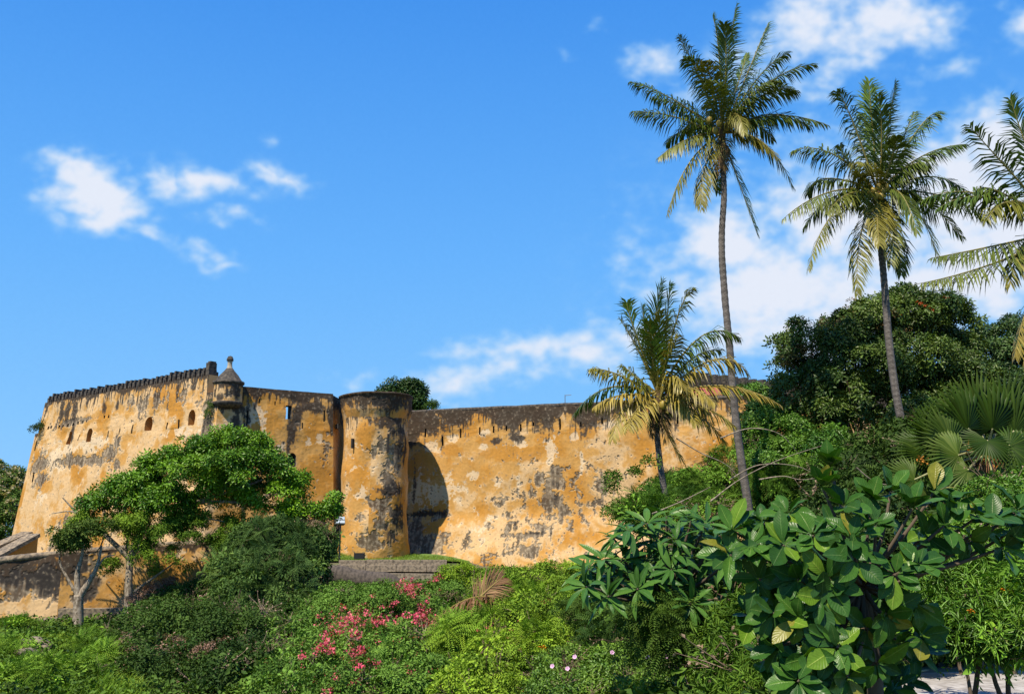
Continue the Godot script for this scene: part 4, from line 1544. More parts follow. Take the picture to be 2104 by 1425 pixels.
func make_palette() -> void:
	M.twig = std(lin(0.10, 0.075, 0.05), 0.95)
	M.pale_bark = StandardMaterial3D.new()
	M.pale_bark.albedo_texture = noise_tex(256, 0.03, [lin(0.10, 0.075, 0.05), lin(0.26, 0.21, 0.15), lin(0.40, 0.34, 0.26)], [0.25, 0.5, 0.8], 77)
	M.pale_bark.uv1_triplanar = true
	M.pale_bark.uv1_world_triplanar = true
	M.pale_bark.uv1_scale = Vector3(1.2, 0.7, 1.2)
	M.pale_bark.roughness = 0.95
	M.palm_bark = StandardMaterial3D.new()
	M.palm_bark.albedo_texture = noise_tex(256, 0.03, [lin(0.07, 0.06, 0.052), lin(0.15, 0.13, 0.115), lin(0.26, 0.235, 0.21)], [0.25, 0.5, 0.8], 78)
	M.palm_bark.uv1_triplanar = true
	M.palm_bark.uv1_world_triplanar = true
	M.palm_bark.uv1_scale = Vector3(1.0, 4.0, 1.0)
	M.palm_bark.vertex_color_use_as_albedo = true
	M.palm_bark.albedo_color = Color(1, 1, 1)
	M.palm_bark.roughness = 0.95
	M.fibre = std(lin(0.11, 0.07, 0.03), 0.95)
	M.nut = std(lin(0.30, 0.22, 0.03), 0.5)
	M.g_dark = Color(0.040, 0.082, 0.012)
	M.g_mid = Color(0.125, 0.185, 0.020)
	M.g_gold = Color(0.33, 0.235, 0.03)
	M.g_dry = Color(0.48, 0.36, 0.10)
	M.frond = leafy(Color.WHITE, 0.42, 0.6, 0.42)
	M.leaf = leafy(Color.WHITE, 0.6, 0.6, 0.25)
	M.gloss = leafy(Color.WHITE, 0.38, 0.55, 0.36)
	M.fan = leafy(Color.WHITE, 0.5, 0.3, 0.3)
	M.matte = leafy(Color.WHITE, 0.8, 0.6, 0.3)
	M.petal = leafy(Color.WHITE, 0.7, 0.8, 0.3)

func build_palms() -> void:
	palm("tallest coconut palm, slim curved trunk left of the other tall palm", 38.0, [[1546, 1110], [1538, 1040], [1524, 950], [1511, 850], [1500, 720], [1489, 600], [1483, 500], [1488, 400], [1485, 340], [1484, 282]], 0.175, 0.105, [
		[1497, 120, 1514, 9, 0.5, -1.0, 0.1], [1478, 120, 1465, 36, 0.0, -1.0, 0.1], [1492, 130, 1488, 50, 1.0, 0.05, 0.15], [1545, 130, 1579, 47, -0.5, 0.0, 0.15], [1432, 150, 1395, 76, 0.5, 0.0, 0.3], [1462, 170, 1448, 125, 1.5, 0.45, 0.35], [1450, 165, 1405, 120, 0.8, 0.0, 0.4],
		[1585, 170, 1676, 133, 0.3, 0.05, 0.35], [1560, 160, 1620, 110, 0.0, 0.0, 0.35], [1570, 195, 1640, 190, 0.8, 0.1, 0.5], [1382, 205, 1296, 168, 0.3, 0.0, 0.55], [1385, 240, 1297, 231, 0.5, 0.1, 0.6], [1420, 230, 1340, 200, -1.0, 0.0, 0.5],
		[1590, 240, 1702, 257, 0.3, 0.12, 0.65], [1412, 290, 1352, 325, 0.4, 0.35, 0.7], [1415, 340, 1372, 442, 0.7, 0.5, 0.7], [1448, 350, 1442, 430, 0.6, 0.65, 0.6], [1517, 370, 1558, 486, 0.4, 0.0, 0.55], [1570, 300, 1632, 388, -0.3, 0.1, 0.7], [1550, 285, 1598, 325, 1.0, 0.75, 0.7], [1510, 235, 1530, 275, 1.6, 0.6, 0.8], [1535, 250, 1590, 290, -1.5, 0.1, 0.6], [1440, 250, 1400, 270, -1.6, 0.1, 0.6], [1515, 180, 1535, 110, -1.2, 0.0, 0.2], [1475, 200, 1455, 165, 2.0, 0.2, 0.5], [1540, 200, 1600, 165, 1.4, 0.15, 0.5]], 1.02,
		[[1458, 246], [1494, 262], [1470, 268], [1502, 255], [1478, 254]], "", 3)
	palm("second tall coconut palm, full round crown right of the tallest one", 36.0, [[1872, 990], [1868, 950], [1856, 880], [1840, 800], [1827, 700], [1820, 610], [1812, 520], [1807, 460], [1806, 405]], 0.165, 0.112, [
		[1752, 250, 1720, 188, 0.3, 0.0, 0.35], [1793, 260, 1786, 166, 0.2, -1.0, 0.15], [1824, 270, 1841, 170, 0.4, 0.0, 0.15], [1812, 280, 1805, 195, 1.2, 0.05, 0.2], [1885, 270, 1928, 233, 0.0, 0.0, 0.4], [1893, 325, 1985, 296, 0.5, 0.05, 0.6], [1710, 318, 1627, 311, 0.4, 0.1, 0.65], [1700, 400, 1607, 452, 0.8, 0.2, 0.6], [1715, 440, 1661, 555, 1.4, 0.42, 0.6], [1770, 480, 1762, 608, 0.8, 0.5, 0.55], [1803, 440, 1808, 505, 1.9, 0.75, 0.6], [1880, 430, 1932, 545, 0.9, 0.1, 0.6], [1840, 480, 1852, 568, -0.6, 0.05, 0.6], [1890, 410, 1980, 490, 0.4, 0.05, 0.6], [1935, 405, 2045, 463, 0.2, 0.1, 0.55], [1920, 365, 2003, 416, -0.3, 0.05, 0.6], [1750, 340, 1726, 300, 0.2, 0.05, 0.5], [1780, 345, 1757, 335, 1.9, 0.55, 0.7], [1865, 345, 1905, 340, 1.0, 0.1, 0.7], [1745, 400, 1700, 440, 1.7, 0.3, 0.6], [1850, 400, 1885, 480, 1.6, 0.15, 0.6], [1790, 300, 1770, 235, -0.8, 0.0, 0.3], [1850, 300, 1880, 230, -0.8, 0.0, 0.3], [1832, 330, 1842, 280, 1.3, 0.1, 0.4], [1700, 370, 1660, 400, -1.0, 0.15, 0.6], [1825, 450, 1830, 550, 1.2, 0.35, 0.6]], 1.06,
		[[1795, 392], [1806, 384], [1815, 392], [1800, 402], [1812, 403], [1822, 385], [1788, 400]], "", 2)
	palm("coconut palm cut off by the right edge, only its left fronds showing", 27.0, [[2230, 1000], [2215, 800], [2195, 600], [2180, 480]], 0.17, 0.14, [
		[2080, 360, 1990, 256, 0.5, 0.0, 0.25], [2120, 330, 2076, 200, 0.3, 0.0, 0.2], [2160, 330, 2140, 180, 0.3, 0.0, 0.2], [2085, 420, 2030, 452, 0.8, 0.3, 0.6], [2060, 400, 2010, 390, -0.4, 0.05, 0.5], [2110, 500, 2075, 590, 0.4, 0.4, 0.6], [2050, 505, 1914, 530, 0.5, 0.1, 0.75], [2040, 542, 1881, 584, 1.0, 0.15, 0.75], [2240, 350, 2300, 250, 0.3, 0.0, 0.3], [2260, 450, 2350, 480, 0.3, 0.1, 0.6], [2130, 420, 2060, 330, -0.8, 0.0, 0.3], [2240, 540, 2290, 650, 0.5, 0.2, 0.6], [2122, 600, 2084, 740, 0.2, 0.75, 0.4], [2140, 610, 2110, 760, 0.6, 0.85, 0.4]], 0.98, [], "", 2, 70)
	palm("small wind-blown coconut palm with golden lower fronds before the curtain wall", 32.0, [[1380, 1090], [1371, 1035], [1359, 970], [1351, 900], [1351, 860], [1353, 822]], 0.105, 0.085, [
		[1345, 690, 1363, 575, 0.5, -1.0, 0.1], [1368, 680, 1378, 585, 0.2, -1.0, 0.15], [1352, 720, 1358, 640, 1.0, 0.35, 0.2], [1390, 660, 1422, 594, 0.4, 0.25, 0.3], [1307, 690, 1288, 622, 0.3, -1.0, 0.2], [1310, 720, 1273, 655, -0.3, 0.15, 0.3], [1440, 695, 1522, 696, 0.0, 0.0, 0.6], [1465, 740, 1540, 772, 0.5, 0.7, 0.6], [1480, 792, 1604, 832, 0.7, 0.8, 0.65], [1445, 838, 1510, 875, 0.6, 0.55, 0.6], [1430, 850, 1492, 910, 0.2, 0.65, 0.6], [1362, 870, 1406, 953, 0.3, 0.4, 0.45], [1288, 838, 1258, 903, 0.7, 0.8, 0.6], [1280, 812, 1220, 836, 0.5, 0.85, 0.6], [1272, 772, 1214, 757, 0.2, 0.4, 0.6], [1310, 780, 1282, 752, -0.3, 0.2, 0.5], [1385, 775, 1402, 800, 1.4, 0.7, 0.75], [1372, 745, 1392, 690, 0.8, 0.45, 0.4], [1310, 845, 1290, 880, 1.2, 0.75, 0.6], [1415, 800, 1470, 830, 1.3, 0.75, 0.6], [1330, 700, 1320, 630, 0.0, -1.0, 0.15], [1395, 820, 1430, 870, 1.0, 0.7, 0.6], [1420, 740, 1480, 720, -0.5, 0.1, 0.5], [1340, 730, 1332, 660, 0.9, -1.0, 0.2]], 0.92,
		[[1362, 832], [1345, 836]], "", 1, 56)

func build_trees() -> void:
	var broad := spray_mesh(34, 0.34, 0.15, 0.075)
	var fine := spray_mesh(40, 0.30, 0.10, 0.05)
	M.broad = broad
	M.fine = fine
	M.feather = feather_mesh(7, 0.55, 0.09, 0.022)
	M.tuft = grass_mesh(16, 0.16, 0.32, 0.016)
	M.twig_spray = twig_mesh(7, 0.45)
	M.linear = whorl_mesh(4, 0.22, 0.15, 0.017, 15)
	# big dark tree on the right
	var bl := blobs_at([[1690, 715, 80, 56, 45.0, 2.0], [1640, 755, 50, 46, 44.5, 1.6], [1780, 690, 80, 60, 45.5, 2.2], [1870, 665, 80, 54, 46.0, 2.2], [1962, 690, 40, 56, 46.5, 1.4], [1858, 612, 26, 20, 46.0, 0.8], [1900, 645, 70, 30, 46.0, 1.6], [1955, 632, 30, 22, 46.5, 0.9], [1780, 765, 110, 46, 44.0, 2.2], [1900, 765, 110, 56, 45.0, 2.2], [1980, 785, 50, 54, 45.0, 1.6], [1720, 800, 60, 30, 43.0, 1.4], [1635, 800, 40, 30, 44.0, 1.2], [1840, 850, 60, 40, 43.0, 1.6], [1905, 860, 70, 50, 43.5, 1.6], [1800, 645, 40, 28, 45.5, 1.2], [1735, 672, 40, 26, 45.0, 1.2], [1830, 625, 30, 20, 45.0, 0.9], [1985, 720, 24, 40, 46, 0.8], [1700, 850, 50, 24, 42.5, 1.0], [1760, 840, 50, 30, 42.5, 1.0], [1650, 835, 40, 16, 43, 0.8]])
	var foot := at(1770, 930, 45)
	foot.y = ground(foot.x, foot.z)
	var t := thing("spreading_tree", "large dark evergreen tree with a few orange blossoms behind the second tall palm", "tree", foot)
	var tb := Buf.new()
	tube(tb, curve([foot - Vector3(0, 0.2, 0), foot + Vector3(0.2, 1.6, 0), bl[3][0] - Vector3(0.4, 1.2, 0)], 12), taper(12, 0.34, 0.16), 10, Color.WHITE, 0.3)
	part(t, "trunk", tb.mesh(), M.twig)
	twigs(t, "branch", foot + Vector3(0.1, 1.0, 0), bl, 26, 0.10, M.twig)
	twigs(t, "branch", foot + Vector3(-1.6, -0.2, 0.6), bl.slice(0, 2) + bl.slice(8, 9) + bl.slice(11, 13), 22, 0.05, std(lin(0.12, 0.07, 0.05)))
	foliage(t, "crown", bl, broad, M.gloss, 4600, 0.75, 1.25, Color(0.046, 0.092, 0.019), Color(0.107, 0.174, 0.028), -0.14, 0.55, 0.42)
	foliage(t, "crown_twigs", bl.slice(0, 3), fine, M.leaf, 120, 0.7, 1.0, Color(0.185, 0.124, 0.041), Color(0.231, 0.155, 0.068), -0.5, 0.8, 0.3)
	var bm := bloom_mesh(9, 0.10, 0.13)
	for e in [[1900, 627], [1916, 636], [1848, 647], [1816, 666], [1945, 612], [2001, 756], [1890, 622]]:
		var p := part(t, "blossom", bm, leafy(lin(0.55, 0.09, 0.02), 0.6, 0.5), true)
		p.position = at(e[0], e[1], 43.6) - t.position
	var bl2 := blobs_at([[2050, 740, 60, 60, 50.0, 2.0], [2090, 700, 40, 40, 50.0, 1.6], [2120, 760, 60, 80, 49.0, 2.0], [2040, 810, 60, 50, 48.0, 1.8], [2070, 670, 22, 20, 50, 0.7], [2160, 700, 60, 60, 50, 1.8]])
	t = thing("spreading_tree", "smaller dark tree at the right edge beyond the hanging brown frond", "tree", Vector3(bl2[0][0].x, ground(bl2[0][0].x, bl2[0][0].z), bl2[0][0].z))
	tb = Buf.new()
	tube(tb, curve([t.position - Vector3(0, 0.2, 0), bl2[0][0]], 6), taper(6, 0.25, 0.12), 9, Color.WHITE, 0.3)
	part(t, "trunk", tb.mesh(), M.twig)
	twigs(t, "branch", t.position + Vector3(0, 1, 0), bl2, 10, 0.08, M.twig)
	foliage(t, "crown", bl2, broad, M.gloss, 1100, 0.8, 1.3, Color(0.044, 0.095, 0.027), Color(0.091, 0.162, 0.041), -0.14, 0.55, 0.4)
	# behind the round tower, and at the far left
	bl = blobs_at([[825, 812, 40, 30, 72.0, 1.6], [845, 808, 22, 26, 72.0, 1.0], [795, 820, 34, 18, 72.0, 1.2], [850, 835, 20, 22, 72, 1.0]])
	t = thing("round_tree", "dark round treetop showing above the round tower", "tree", Vector3(bl[0][0].x, 5.0, bl[0][0].z))
	tb = Buf.new()
	tube(tb, [t.position, bl[0][0]], [0.3, 0.15], 9, Color.WHITE, 0.3)
	part(t, "trunk", tb.mesh(), M.twig)
	foliage(t, "crown", bl, broad, M.gloss, 520, 1.0, 1.5, Color(0.026, 0.066, 0.013), Color(0.061, 0.120, 0.019), -0.2, 0.55, 0.35)
	bl = blobs_at([[888, 830, 11, 8, 70.0, 0.4], [884, 838, 10, 10, 70.0, 0.4]])
	t = thing("round_tree", "tiny thin treetop just right of the round tower above the wall", "tree", Vector3(bl[0][0].x, 5.0, bl[0][0].z))
	tb = Buf.new()
	tube(tb, [t.position, bl[0][0]], [0.12, 0.04], 7, Color.WHITE, 0.3)
	part(t, "trunk", tb.mesh(), M.twig)
	foliage(t, "crown", bl, fine, M.leaf, 40, 0.9, 1.2, Color(0.040, 0.088, 0.013), Color(0.073, 0.134, 0.019), -0.2, 0.3, 0.35)
	bl = blobs_at([[10, 1020, 50, 50, 74.0, 2.6], [0, 985, 40, 26, 74.0, 2.0], [30, 1070, 40, 50, 73.0, 2.2], [-60, 1030, 70, 60, 74.0, 2.6], [38, 990, 22, 26, 74, 1.4], [0, 1100, 60, 40, 72, 2.0]])
	t = thing("flowering_tree", "pale-blossomed tree at the left edge beyond the bastion", "tree", Vector3(bl[0][0].x, ground(bl[0][0].x, bl[0][0].z), bl[0][0].z))
	tb = Buf.new()
	tube(tb, [t.position, bl[0][0]], [0.3, 0.15], 9, Color.WHITE, 0.3)
	part(t, "trunk", tb.mesh(), M.twig)
	foliage(t, "crown", bl, broad, M.leaf, 1100, 1.0, 1.5, Color(0.040, 0.103, 0.016), Color(0.097, 0.174, 0.029), -0.25, 0.6, 0.35)
	flowers(t, "blossom", last_clumps, [[10, 1030, 90, 90]], bloom_mesh(10, 0.2, 0.16), 500, 0.9, 1.5, Color(0.42, 0.37, 0.22), Color(0.6, 0.52, 0.34))
	# the leaning broad tree before the bastion
	var d := 36.5
	bl = blobs_at([[470, 935, 80, 40, d, 1.4], [410, 970, 76, 36, d, 1.4], [530, 970, 74, 40, d, 1.4], [350, 985, 66, 34, d, 1.3], [290, 1005, 56, 28, d, 1.1], [225, 1025, 44, 26, d, 0.9], [560, 1020, 64, 28, d, 1.1], [620, 1050, 40, 15, d, 0.7], [600, 985, 28, 16, d, 0.6], [660, 1052, 34, 11, d, 0.4], [480, 900, 42, 14, d, 0.7], [535, 908, 18, 14, d, 0.5], [440, 1010, 90, 30, d + 0.6, 1.2], [330, 1030, 56, 22, d - 0.6, 0.9], [250, 995, 22, 18, d, 0.6], [310, 955, 26, 16, d, 0.6], [360, 935, 26, 14, d, 0.6], [686, 1048, 14, 7, d, 0.3], [685, 1032, 10, 12, d, 0.3], [612, 968, 18, 7, d, 0.3], [185, 1040, 18, 16, d, 0.4], [400, 920, 30, 18, d, 0.7], [560, 945, 30, 18, d, 0.6]])
	foot = at(265, 1262, d)
	foot.y = minf(foot.y, ground(foot.x, foot.z))
	t = thing("leaning_tree", "bright green spreading tree with a pale forked trunk before the bastion", "tree", foot)
	for q in [[[[265, 1275], [264, 1200], [267, 1145]], 0.16, 0.13], [[[267, 1148], [230, 1112], [195, 1080], [160, 1055], [128, 1022]], 0.11, 0.02], [[[160, 1055], [140, 1050], [105, 1055]], 0.04, 0.012], [[[267, 1145], [285, 1100], [302, 1055], [340, 1045], [400, 1032], [470, 1010], [540, 985]], 0.12, 0.04], [[[302, 1058], [310, 1020], [330, 985]], 0.08, 0.02], [[[267, 1150], [290, 1120], [320, 1105]], 0.07, 0.03], [[[258, 1140], [262, 1100], [258, 1060], [250, 1010]], 0.07, 0.02], [[[275, 1215], [310, 1190], [345, 1165], [380, 1140]], 0.06, 0.015], [[[400, 1032], [450, 1030], [520, 1035], [600, 1050], [650, 1052]], 0.07, 0.015], [[[380, 1035], [420, 980], [460, 930], [480, 895]], 0.06, 0.015], [[[440, 1020], [500, 960], [560, 930]], 0.05, 0.015], [[[200, 1085], [215, 1060], [210, 1030]], 0.04, 0.012], [[[330, 1048], [400, 1060], [480, 1075]], 0.05, 0.012], [[[215, 1098], [200, 1130], [170, 1140]], 0.03, 0.01]]:
		var pts := []
		for e in q[0]: pts.append(at(e[0], e[1], d + rr(-0.15, 0.15)))
		pts[0] = at(q[0][0][0], q[0][0][1], d)
		tb = Buf.new()
		tube(tb, curve(pts, 16), taper(16, q[1], q[2]), 9, Color.WHITE, 0.25)
		part(t, "trunk" if q[1] > 0.15 else "branch", tb.mesh(), M.pale_bark)
	foliage(t, "crown", bl, M.broad, M.gloss, 2400, 0.5, 0.95, Color(0.054, 0.154, 0.011), Color(0.185, 0.362, 0.018), -0.09, 0.4, 0.27)
	bl = blobs_at([[400, 1090, 90, 34, d - 0.5, 0.9], [310, 1075, 60, 30, d - 0.3, 0.8], [200, 1075, 50, 24, d, 0.6], [380, 1135, 70, 24, d - 0.6, 0.7], [290, 1130, 40, 24, d - 0.4, 0.5], [470, 1110, 40, 16, d - 0.5, 0.6], [350, 1150, 50, 16, d - 0.5, 0.6], [340, 1120, 40, 16, d, 0.5], [280, 1085, 40, 18, d, 0.5], [300, 1170, 30, 10, d, 0.4], [230, 1160, 24, 16, d, 0.4], [380, 1165, 16, 8, d, 0.3], [250, 1060, 50, 24, d, 0.5], [440, 1065, 60, 16, d, 0.5]])
	foliage(t, "low_leaves", bl, M.broad, M.leaf, 1500, 0.32, 0.65, Color(0.079, 0.161, 0.014), Color(0.190, 0.322, 0.029), 0.0, 0.2, 0.4)
	# the forked tree to its left
	foot = at(160, 1300, 35.0)
	t = thing("forked_tree", "slim pale forked tree with thin foliage left of the leaning tree", "tree", foot)
	bl = blobs_at([[165, 1100, 44, 20, 35.0, 0.7], [200, 1090, 30, 18, 35.0, 0.6], [140, 1115, 24, 12, 35.0, 0.4], [215, 1120, 22, 14, 35, 0.4], [240, 1145, 18, 8, 35, 0.3]])
	for q in [[[[160, 1300], [160, 1255], [162, 1222]], 0.19, 0.15], [[[161, 1225], [158, 1180], [168, 1140], [170, 1105]], 0.12, 0.03], [[[162, 1228], [185, 1190], [200, 1160], [208, 1120]], 0.13, 0.03], [[[158, 1222], [140, 1190], [122, 1155], [125, 1120]], 0.06, 0.02], [[[200, 1165], [215, 1145], [235, 1140]], 0.04, 0.012]]:
		var pts := []
		for e in q[0]: pts.append(at(e[0], e[1], 35.0))
		tb = Buf.new()
		tube(tb, curve(pts, 14), taper(14, q[1], q[2]), 9, Color.WHITE, 0.25)
		part(t, "trunk" if q[1] > 0.15 else "branch", tb.mesh(), M.pale_bark)
	foliage(t, "crown", bl, M.broad, M.leaf, 260, 0.45, 0.8, Color(0.040, 0.088, 0.014), Color(0.097, 0.161, 0.029), -0.05, 0.2, 0.4)

func build_shrubs() -> void:
	var g1 := Color(0.025, 0.057, 0.011)
	var g2 := Color(0.059, 0.112, 0.021)
	var lime := Color(0.110, 0.207, 0.021)
	# undergrowth over the whole slope, below everything else
	var xf := []
	var cols := []
	while xf.size() < 9000:
		var z := -rr(7.0, 47.0)
		var x := rr(-0.56, 0.60) * -z
		if z < -38.0 and x < -13.0: continue
		if x > 3.5 and z > -15.0: continue
		if z < -44.8 and x > -10.0 and x < 2.0: continue
		if z < -41.6 and x > -10.5 and x < -2.0: continue
		var p := Vector3(x, ground(x, z) + rr(0.0, 0.25), z)
		var f := frame_on((Vector3.UP + rdir() * 0.6).normalized(), rdir())
		var s := rr(0.8, 1.6)
		xf.append(Transform3D(Basis(f.x * s, f.z * s, -f.y * s), p))
		cols.append(g1.lerp(Color(0.122, 0.228, 0.029), clampf(0.5 + big.get_noise_2d(x * 14.0, z * 14.0) * 1.2 + rr(-0.2, 0.2), 0, 1)))
	var u := multi(self, "undergrowth", M.fine, M.leaf, xf, cols)
	u.set_meta("label", "low green undergrowth carpeting the slope below the fort")
	# grass on the left bank and the lawn
	xf = []
	cols = []
	while xf.size() < 9000:
		var z := -rr(18.0, 37.5)
		var x := z * rr(0.36, 0.60)
		var p := Vector3(x, ground(x, z), z)
		var s := rr(0.5, 1.15)
		xf.append(Transform3D(Basis(Vector3.UP, rr(0, TAU)).scaled(Vector3(s, s, s)), p))
		cols.append(Color(0.122, 0.254, 0.019).lerp(Color(0.267, 0.401, 0.046), clampf(0.5 + big.get_noise_2d(x * 16.0, z * 16.0) * 1.3 + rr(-0.25, 0.25), 0, 1)))
	u = multi(self, "grass", M.tuft, M.leaf, xf, cols)
	u.set_meta("label", "bright green rough grass on the bank at the lower left")
	xf = []
	cols = []
	while xf.size() < 3000:
		var p := at(lerpf(672, 960, rng.randf()), 1150, 0.0 + rr(45.9, 52.0))
		p.y = ground(p.x, p.z) + 0.05
		var s := rr(0.25, 0.5)
		xf.append(Transform3D(Basis(Vector3.UP, rr(0, TAU)).scaled(Vector3(s, s, s)), p))
		cols.append(Color(0.146, 0.268, 0.029).lerp(Color(0.243, 0.362, 0.046), rng.randf()))
	u = multi(self, "grass", M.tuft, M.leaf, xf, cols)
	u.set_meta("label", "short grass of the lawn below the round tower")

	# plants rooted in the fort's ledges
	shrub("ledge_plant", "small dark plant rooted on the bastion's left ledge", "plant", [[80, 872, 7, 7, 59.3, 0.3], [70, 882, 6, 5, 59.3, 0.25]], M.fine, M.leaf, 26, 0.7, 1.1, Color(0.03, 0.06, 0.015), Color(0.06, 0.10, 0.02), -0.5, 0.2, 0.4, 0)
	shrub("ledge_plant", "small green plant growing in the notch left of the corner turret", "plant", [[432, 838, 9, 9, 48.4, 0.3], [428, 850, 7, 8, 48.4, 0.25]], M.fine, M.leaf, 36, 0.5, 0.8, Color(0.05, 0.10, 0.02), Color(0.10, 0.17, 0.03), -0.5, 0.2, 0.4, 0)
	# hillside bushes, far to near
	var hb := shrub("hillside_bush", "big grey-green bush below the bastion, left of the lamp post", "bush", [[560, 1130, 80, 44, 35, 1.4], [620, 1120, 46, 36, 35.6, 1.1], [580, 1180, 70, 44, 34, 1.4], [500, 1180, 60, 40, 34, 1.3], [662, 1120, 24, 26, 35.4, 0.6], [540, 1225, 80, 36, 33, 1.3], [596, 1230, 36, 30, 33, 1.0]], M.fine, M.leaf, 2600, 0.8, 1.3, Color(0.037, 0.088, 0.019), Color(0.103, 0.180, 0.037), -0.22, 0.5, 0.38)
	foliage(hb, "feathery_foliage", blobs_at([[560, 1120, 80, 40, 34.6, 1.3], [570, 1170, 70, 44, 33.6, 1.3], [520, 1190, 60, 40, 33.6, 1.2], [615, 1115, 46, 28, 35.4, 1.0], [560, 1225, 80, 30, 32.6, 1.2]]), M.feather, M.leaf, 420, 0.7, 1.2, Color(0.048, 0.105, 0.024), Color(0.103, 0.190, 0.049), -0.2, 0.7, 0.3)
	shrub("dry_bush", "brownish half-dry bush on the slope under the leaning tree's crown", "bush", [[590, 1092, 60, 18, 36.5, 0.8], [510, 1100, 40, 18, 36.5, 0.7], [640, 1083, 30, 14, 36.5, 0.6]], M.fine, M.matte, 380, 0.6, 1.0, Color(0.11, 0.085, 0.05), Color(0.20, 0.15, 0.09), -0.1, 0.4, 0.4)
	shrub("dark_thicket", "dark tangled thicket at the lower left with dry brown flower heads", "bush", [[400, 1330, 110, 70, 28, 1.8], [310, 1300, 70, 50, 30, 1.4], [470, 1290, 80, 50, 31, 1.6], [540, 1330, 60, 70, 28, 1.4], [480, 1400, 110, 60, 25, 1.6], [340, 1400, 90, 60, 25, 1.6], [290, 1360, 50, 60, 26, 1.0]], M.fine, M.leaf, 3600, 0.6, 1.05, Color(0.029, 0.067, 0.014), Color(0.067, 0.127, 0.021), -0.18, 0.5, 0.42)
	shrub("dry_bush", "dry brown seed-headed weeds beside the dark thicket", "bush", [[400, 1270, 50, 30, 32, 0.8], [450, 1290, 40, 30, 31, 0.8], [330, 1215, 40, 20, 37.5, 0.8], [440, 1360, 30, 20, 25.5, 0.5], [290, 1240, 30, 20, 36, 0.5], [270, 1390, 20, 30, 24, 0.4], [240, 1300, 20, 20, 30, 0.4], [430, 1250, 40, 14, 33, 0.5], [470, 1340, 30, 20, 26, 0.4], [350, 1330, 30, 20, 25.6, 0.4], [260, 1330, 16, 20, 25, 0.3], [430, 1345, 24, 12, 24.5, 0.3]], M.fine, M.matte, 800, 0.35, 0.7, Color(0.20, 0.12, 0.085), Color(0.36, 0.23, 0.17), 0.0, 0.3, 0.4)
	shrub("bank_bush", "light green weedy bush on the bank left of the dark thicket", "bush", [[220, 1390, 60, 50, 25, 1.2], [150, 1410, 60, 40, 23, 1.2], [60, 1400, 60, 36, 22, 1.2], [40, 1300, 46, 22, 34, 0.8], [200, 1330, 40, 24, 30, 0.8], [20, 1340, 40, 22, 29, 0.8]], M.feather, M.leaf, 1100, 0.5, 0.9, Color(0.107, 0.224, 0.021), Color(0.242, 0.416, 0.041), -0.15, 0.4, 0.4)
	shrub("grey_slope_bush", "mid green bush on the slope above the dark thicket", "bush", [[430, 1230, 70, 26, 37, 1.2], [370, 1240, 50, 20, 37, 1.0], [520, 1260, 60, 36, 35, 1.2], [590, 1270, 40, 34, 35, 1.1], [612, 1245, 18, 24, 36, 0.7]], M.fine, M.leaf, 1300, 0.7, 1.1, Color(0.029, 0.070, 0.014), Color(0.078, 0.147, 0.029), -0.2, 0.5, 0.4)
	# the pink flowering creeper
	var pinks := [[760, 1252, 100, 34, 33, 1.5], [680, 1280, 80, 50, 31, 1.6], [800, 1290, 110, 60, 30, 1.8], [640, 1340, 80, 60, 27, 1.6], [740, 1360, 110, 60, 25, 1.8], [850, 1360, 100, 60, 25, 1.6], [620, 1410, 80, 50, 23, 1.4], [740, 1425, 120, 50, 21, 1.6], [880, 1430, 100, 50, 21, 1.4], [870, 1232, 80, 28, 35, 1.3], [900, 1290, 50, 40, 30, 1.0], [590, 1380, 40, 60, 25, 1.0]]
	var pk := shrub("pink_flowering_creeper", "mound of creeper dotted with bright pink flowers at the bottom centre", "creeper", pinks, M.fine, M.leaf, 6200, 0.55, 0.95, Color(0.059, 0.131, 0.019), Color(0.152, 0.285, 0.043), -0.2, 0.55, 0.38)
	var skin := last_clumps
	var fl := [[838, 1222, 30, 24], [858, 1248, 26, 22], [850, 1205, 20, 14], [735, 1272, 60, 22], [700, 1298, 44, 18], [655, 1300, 20, 16], [760, 1312, 30, 12], [690, 1322, 40, 12], [755, 1358, 26, 16], [715, 1402, 34, 16], [690, 1418, 34, 10], [800, 1268, 50, 16], [870, 1185, 30, 10], [880, 1172, 20, 8], [640, 1350, 24, 10], [720, 1335, 50, 14], [780, 1240, 50, 14], [650, 1335, 20, 8], [880, 1275, 24, 10]]
	flowers(pk, "blossom", skin, fl, bloom_mesh(13, 0.11, 0.065), 1150, 0.7, 1.35, Color(0.74, 0.10, 0.18), Color(0.90, 0.26, 0.30))
	flowers(pk, "blossom", skin, [[760, 1320, 200, 120]], bloom_mesh(7, 0.09, 0.045), 300, 0.5, 0.9, Color(0.45, 0.13, 0.09), Color(0.58, 0.12, 0.13))
	# bright green bushes right of the dead frond
	var lm := shrub("lime_bush", "bright lime green feathery bushes right of the dead palm frond", "bush", [[1060, 1230, 80, 40, 30, 1.4], [1000, 1300, 60, 50, 26, 1.2], [1100, 1290, 90, 50, 25, 1.6], [1180, 1240, 70, 40, 29, 1.2], [1030, 1370, 80, 50, 21, 1.4], [960, 1350, 50, 50, 23, 1.0], [1130, 1350, 80, 50, 21, 1.4], [1050, 1195, 70, 22, 34, 1.0], [980, 1420, 70, 40, 18, 1.2], [1150, 1190, 60, 24, 33, 1.0], [940, 1180, 40, 14, 40, 0.8]], M.fine, M.leaf, 3600, 0.5, 0.9, Color(0.099, 0.187, 0.018), Color(0.262, 0.409, 0.032), -0.2, 0.5, 0.4)
	skin = last_clumps
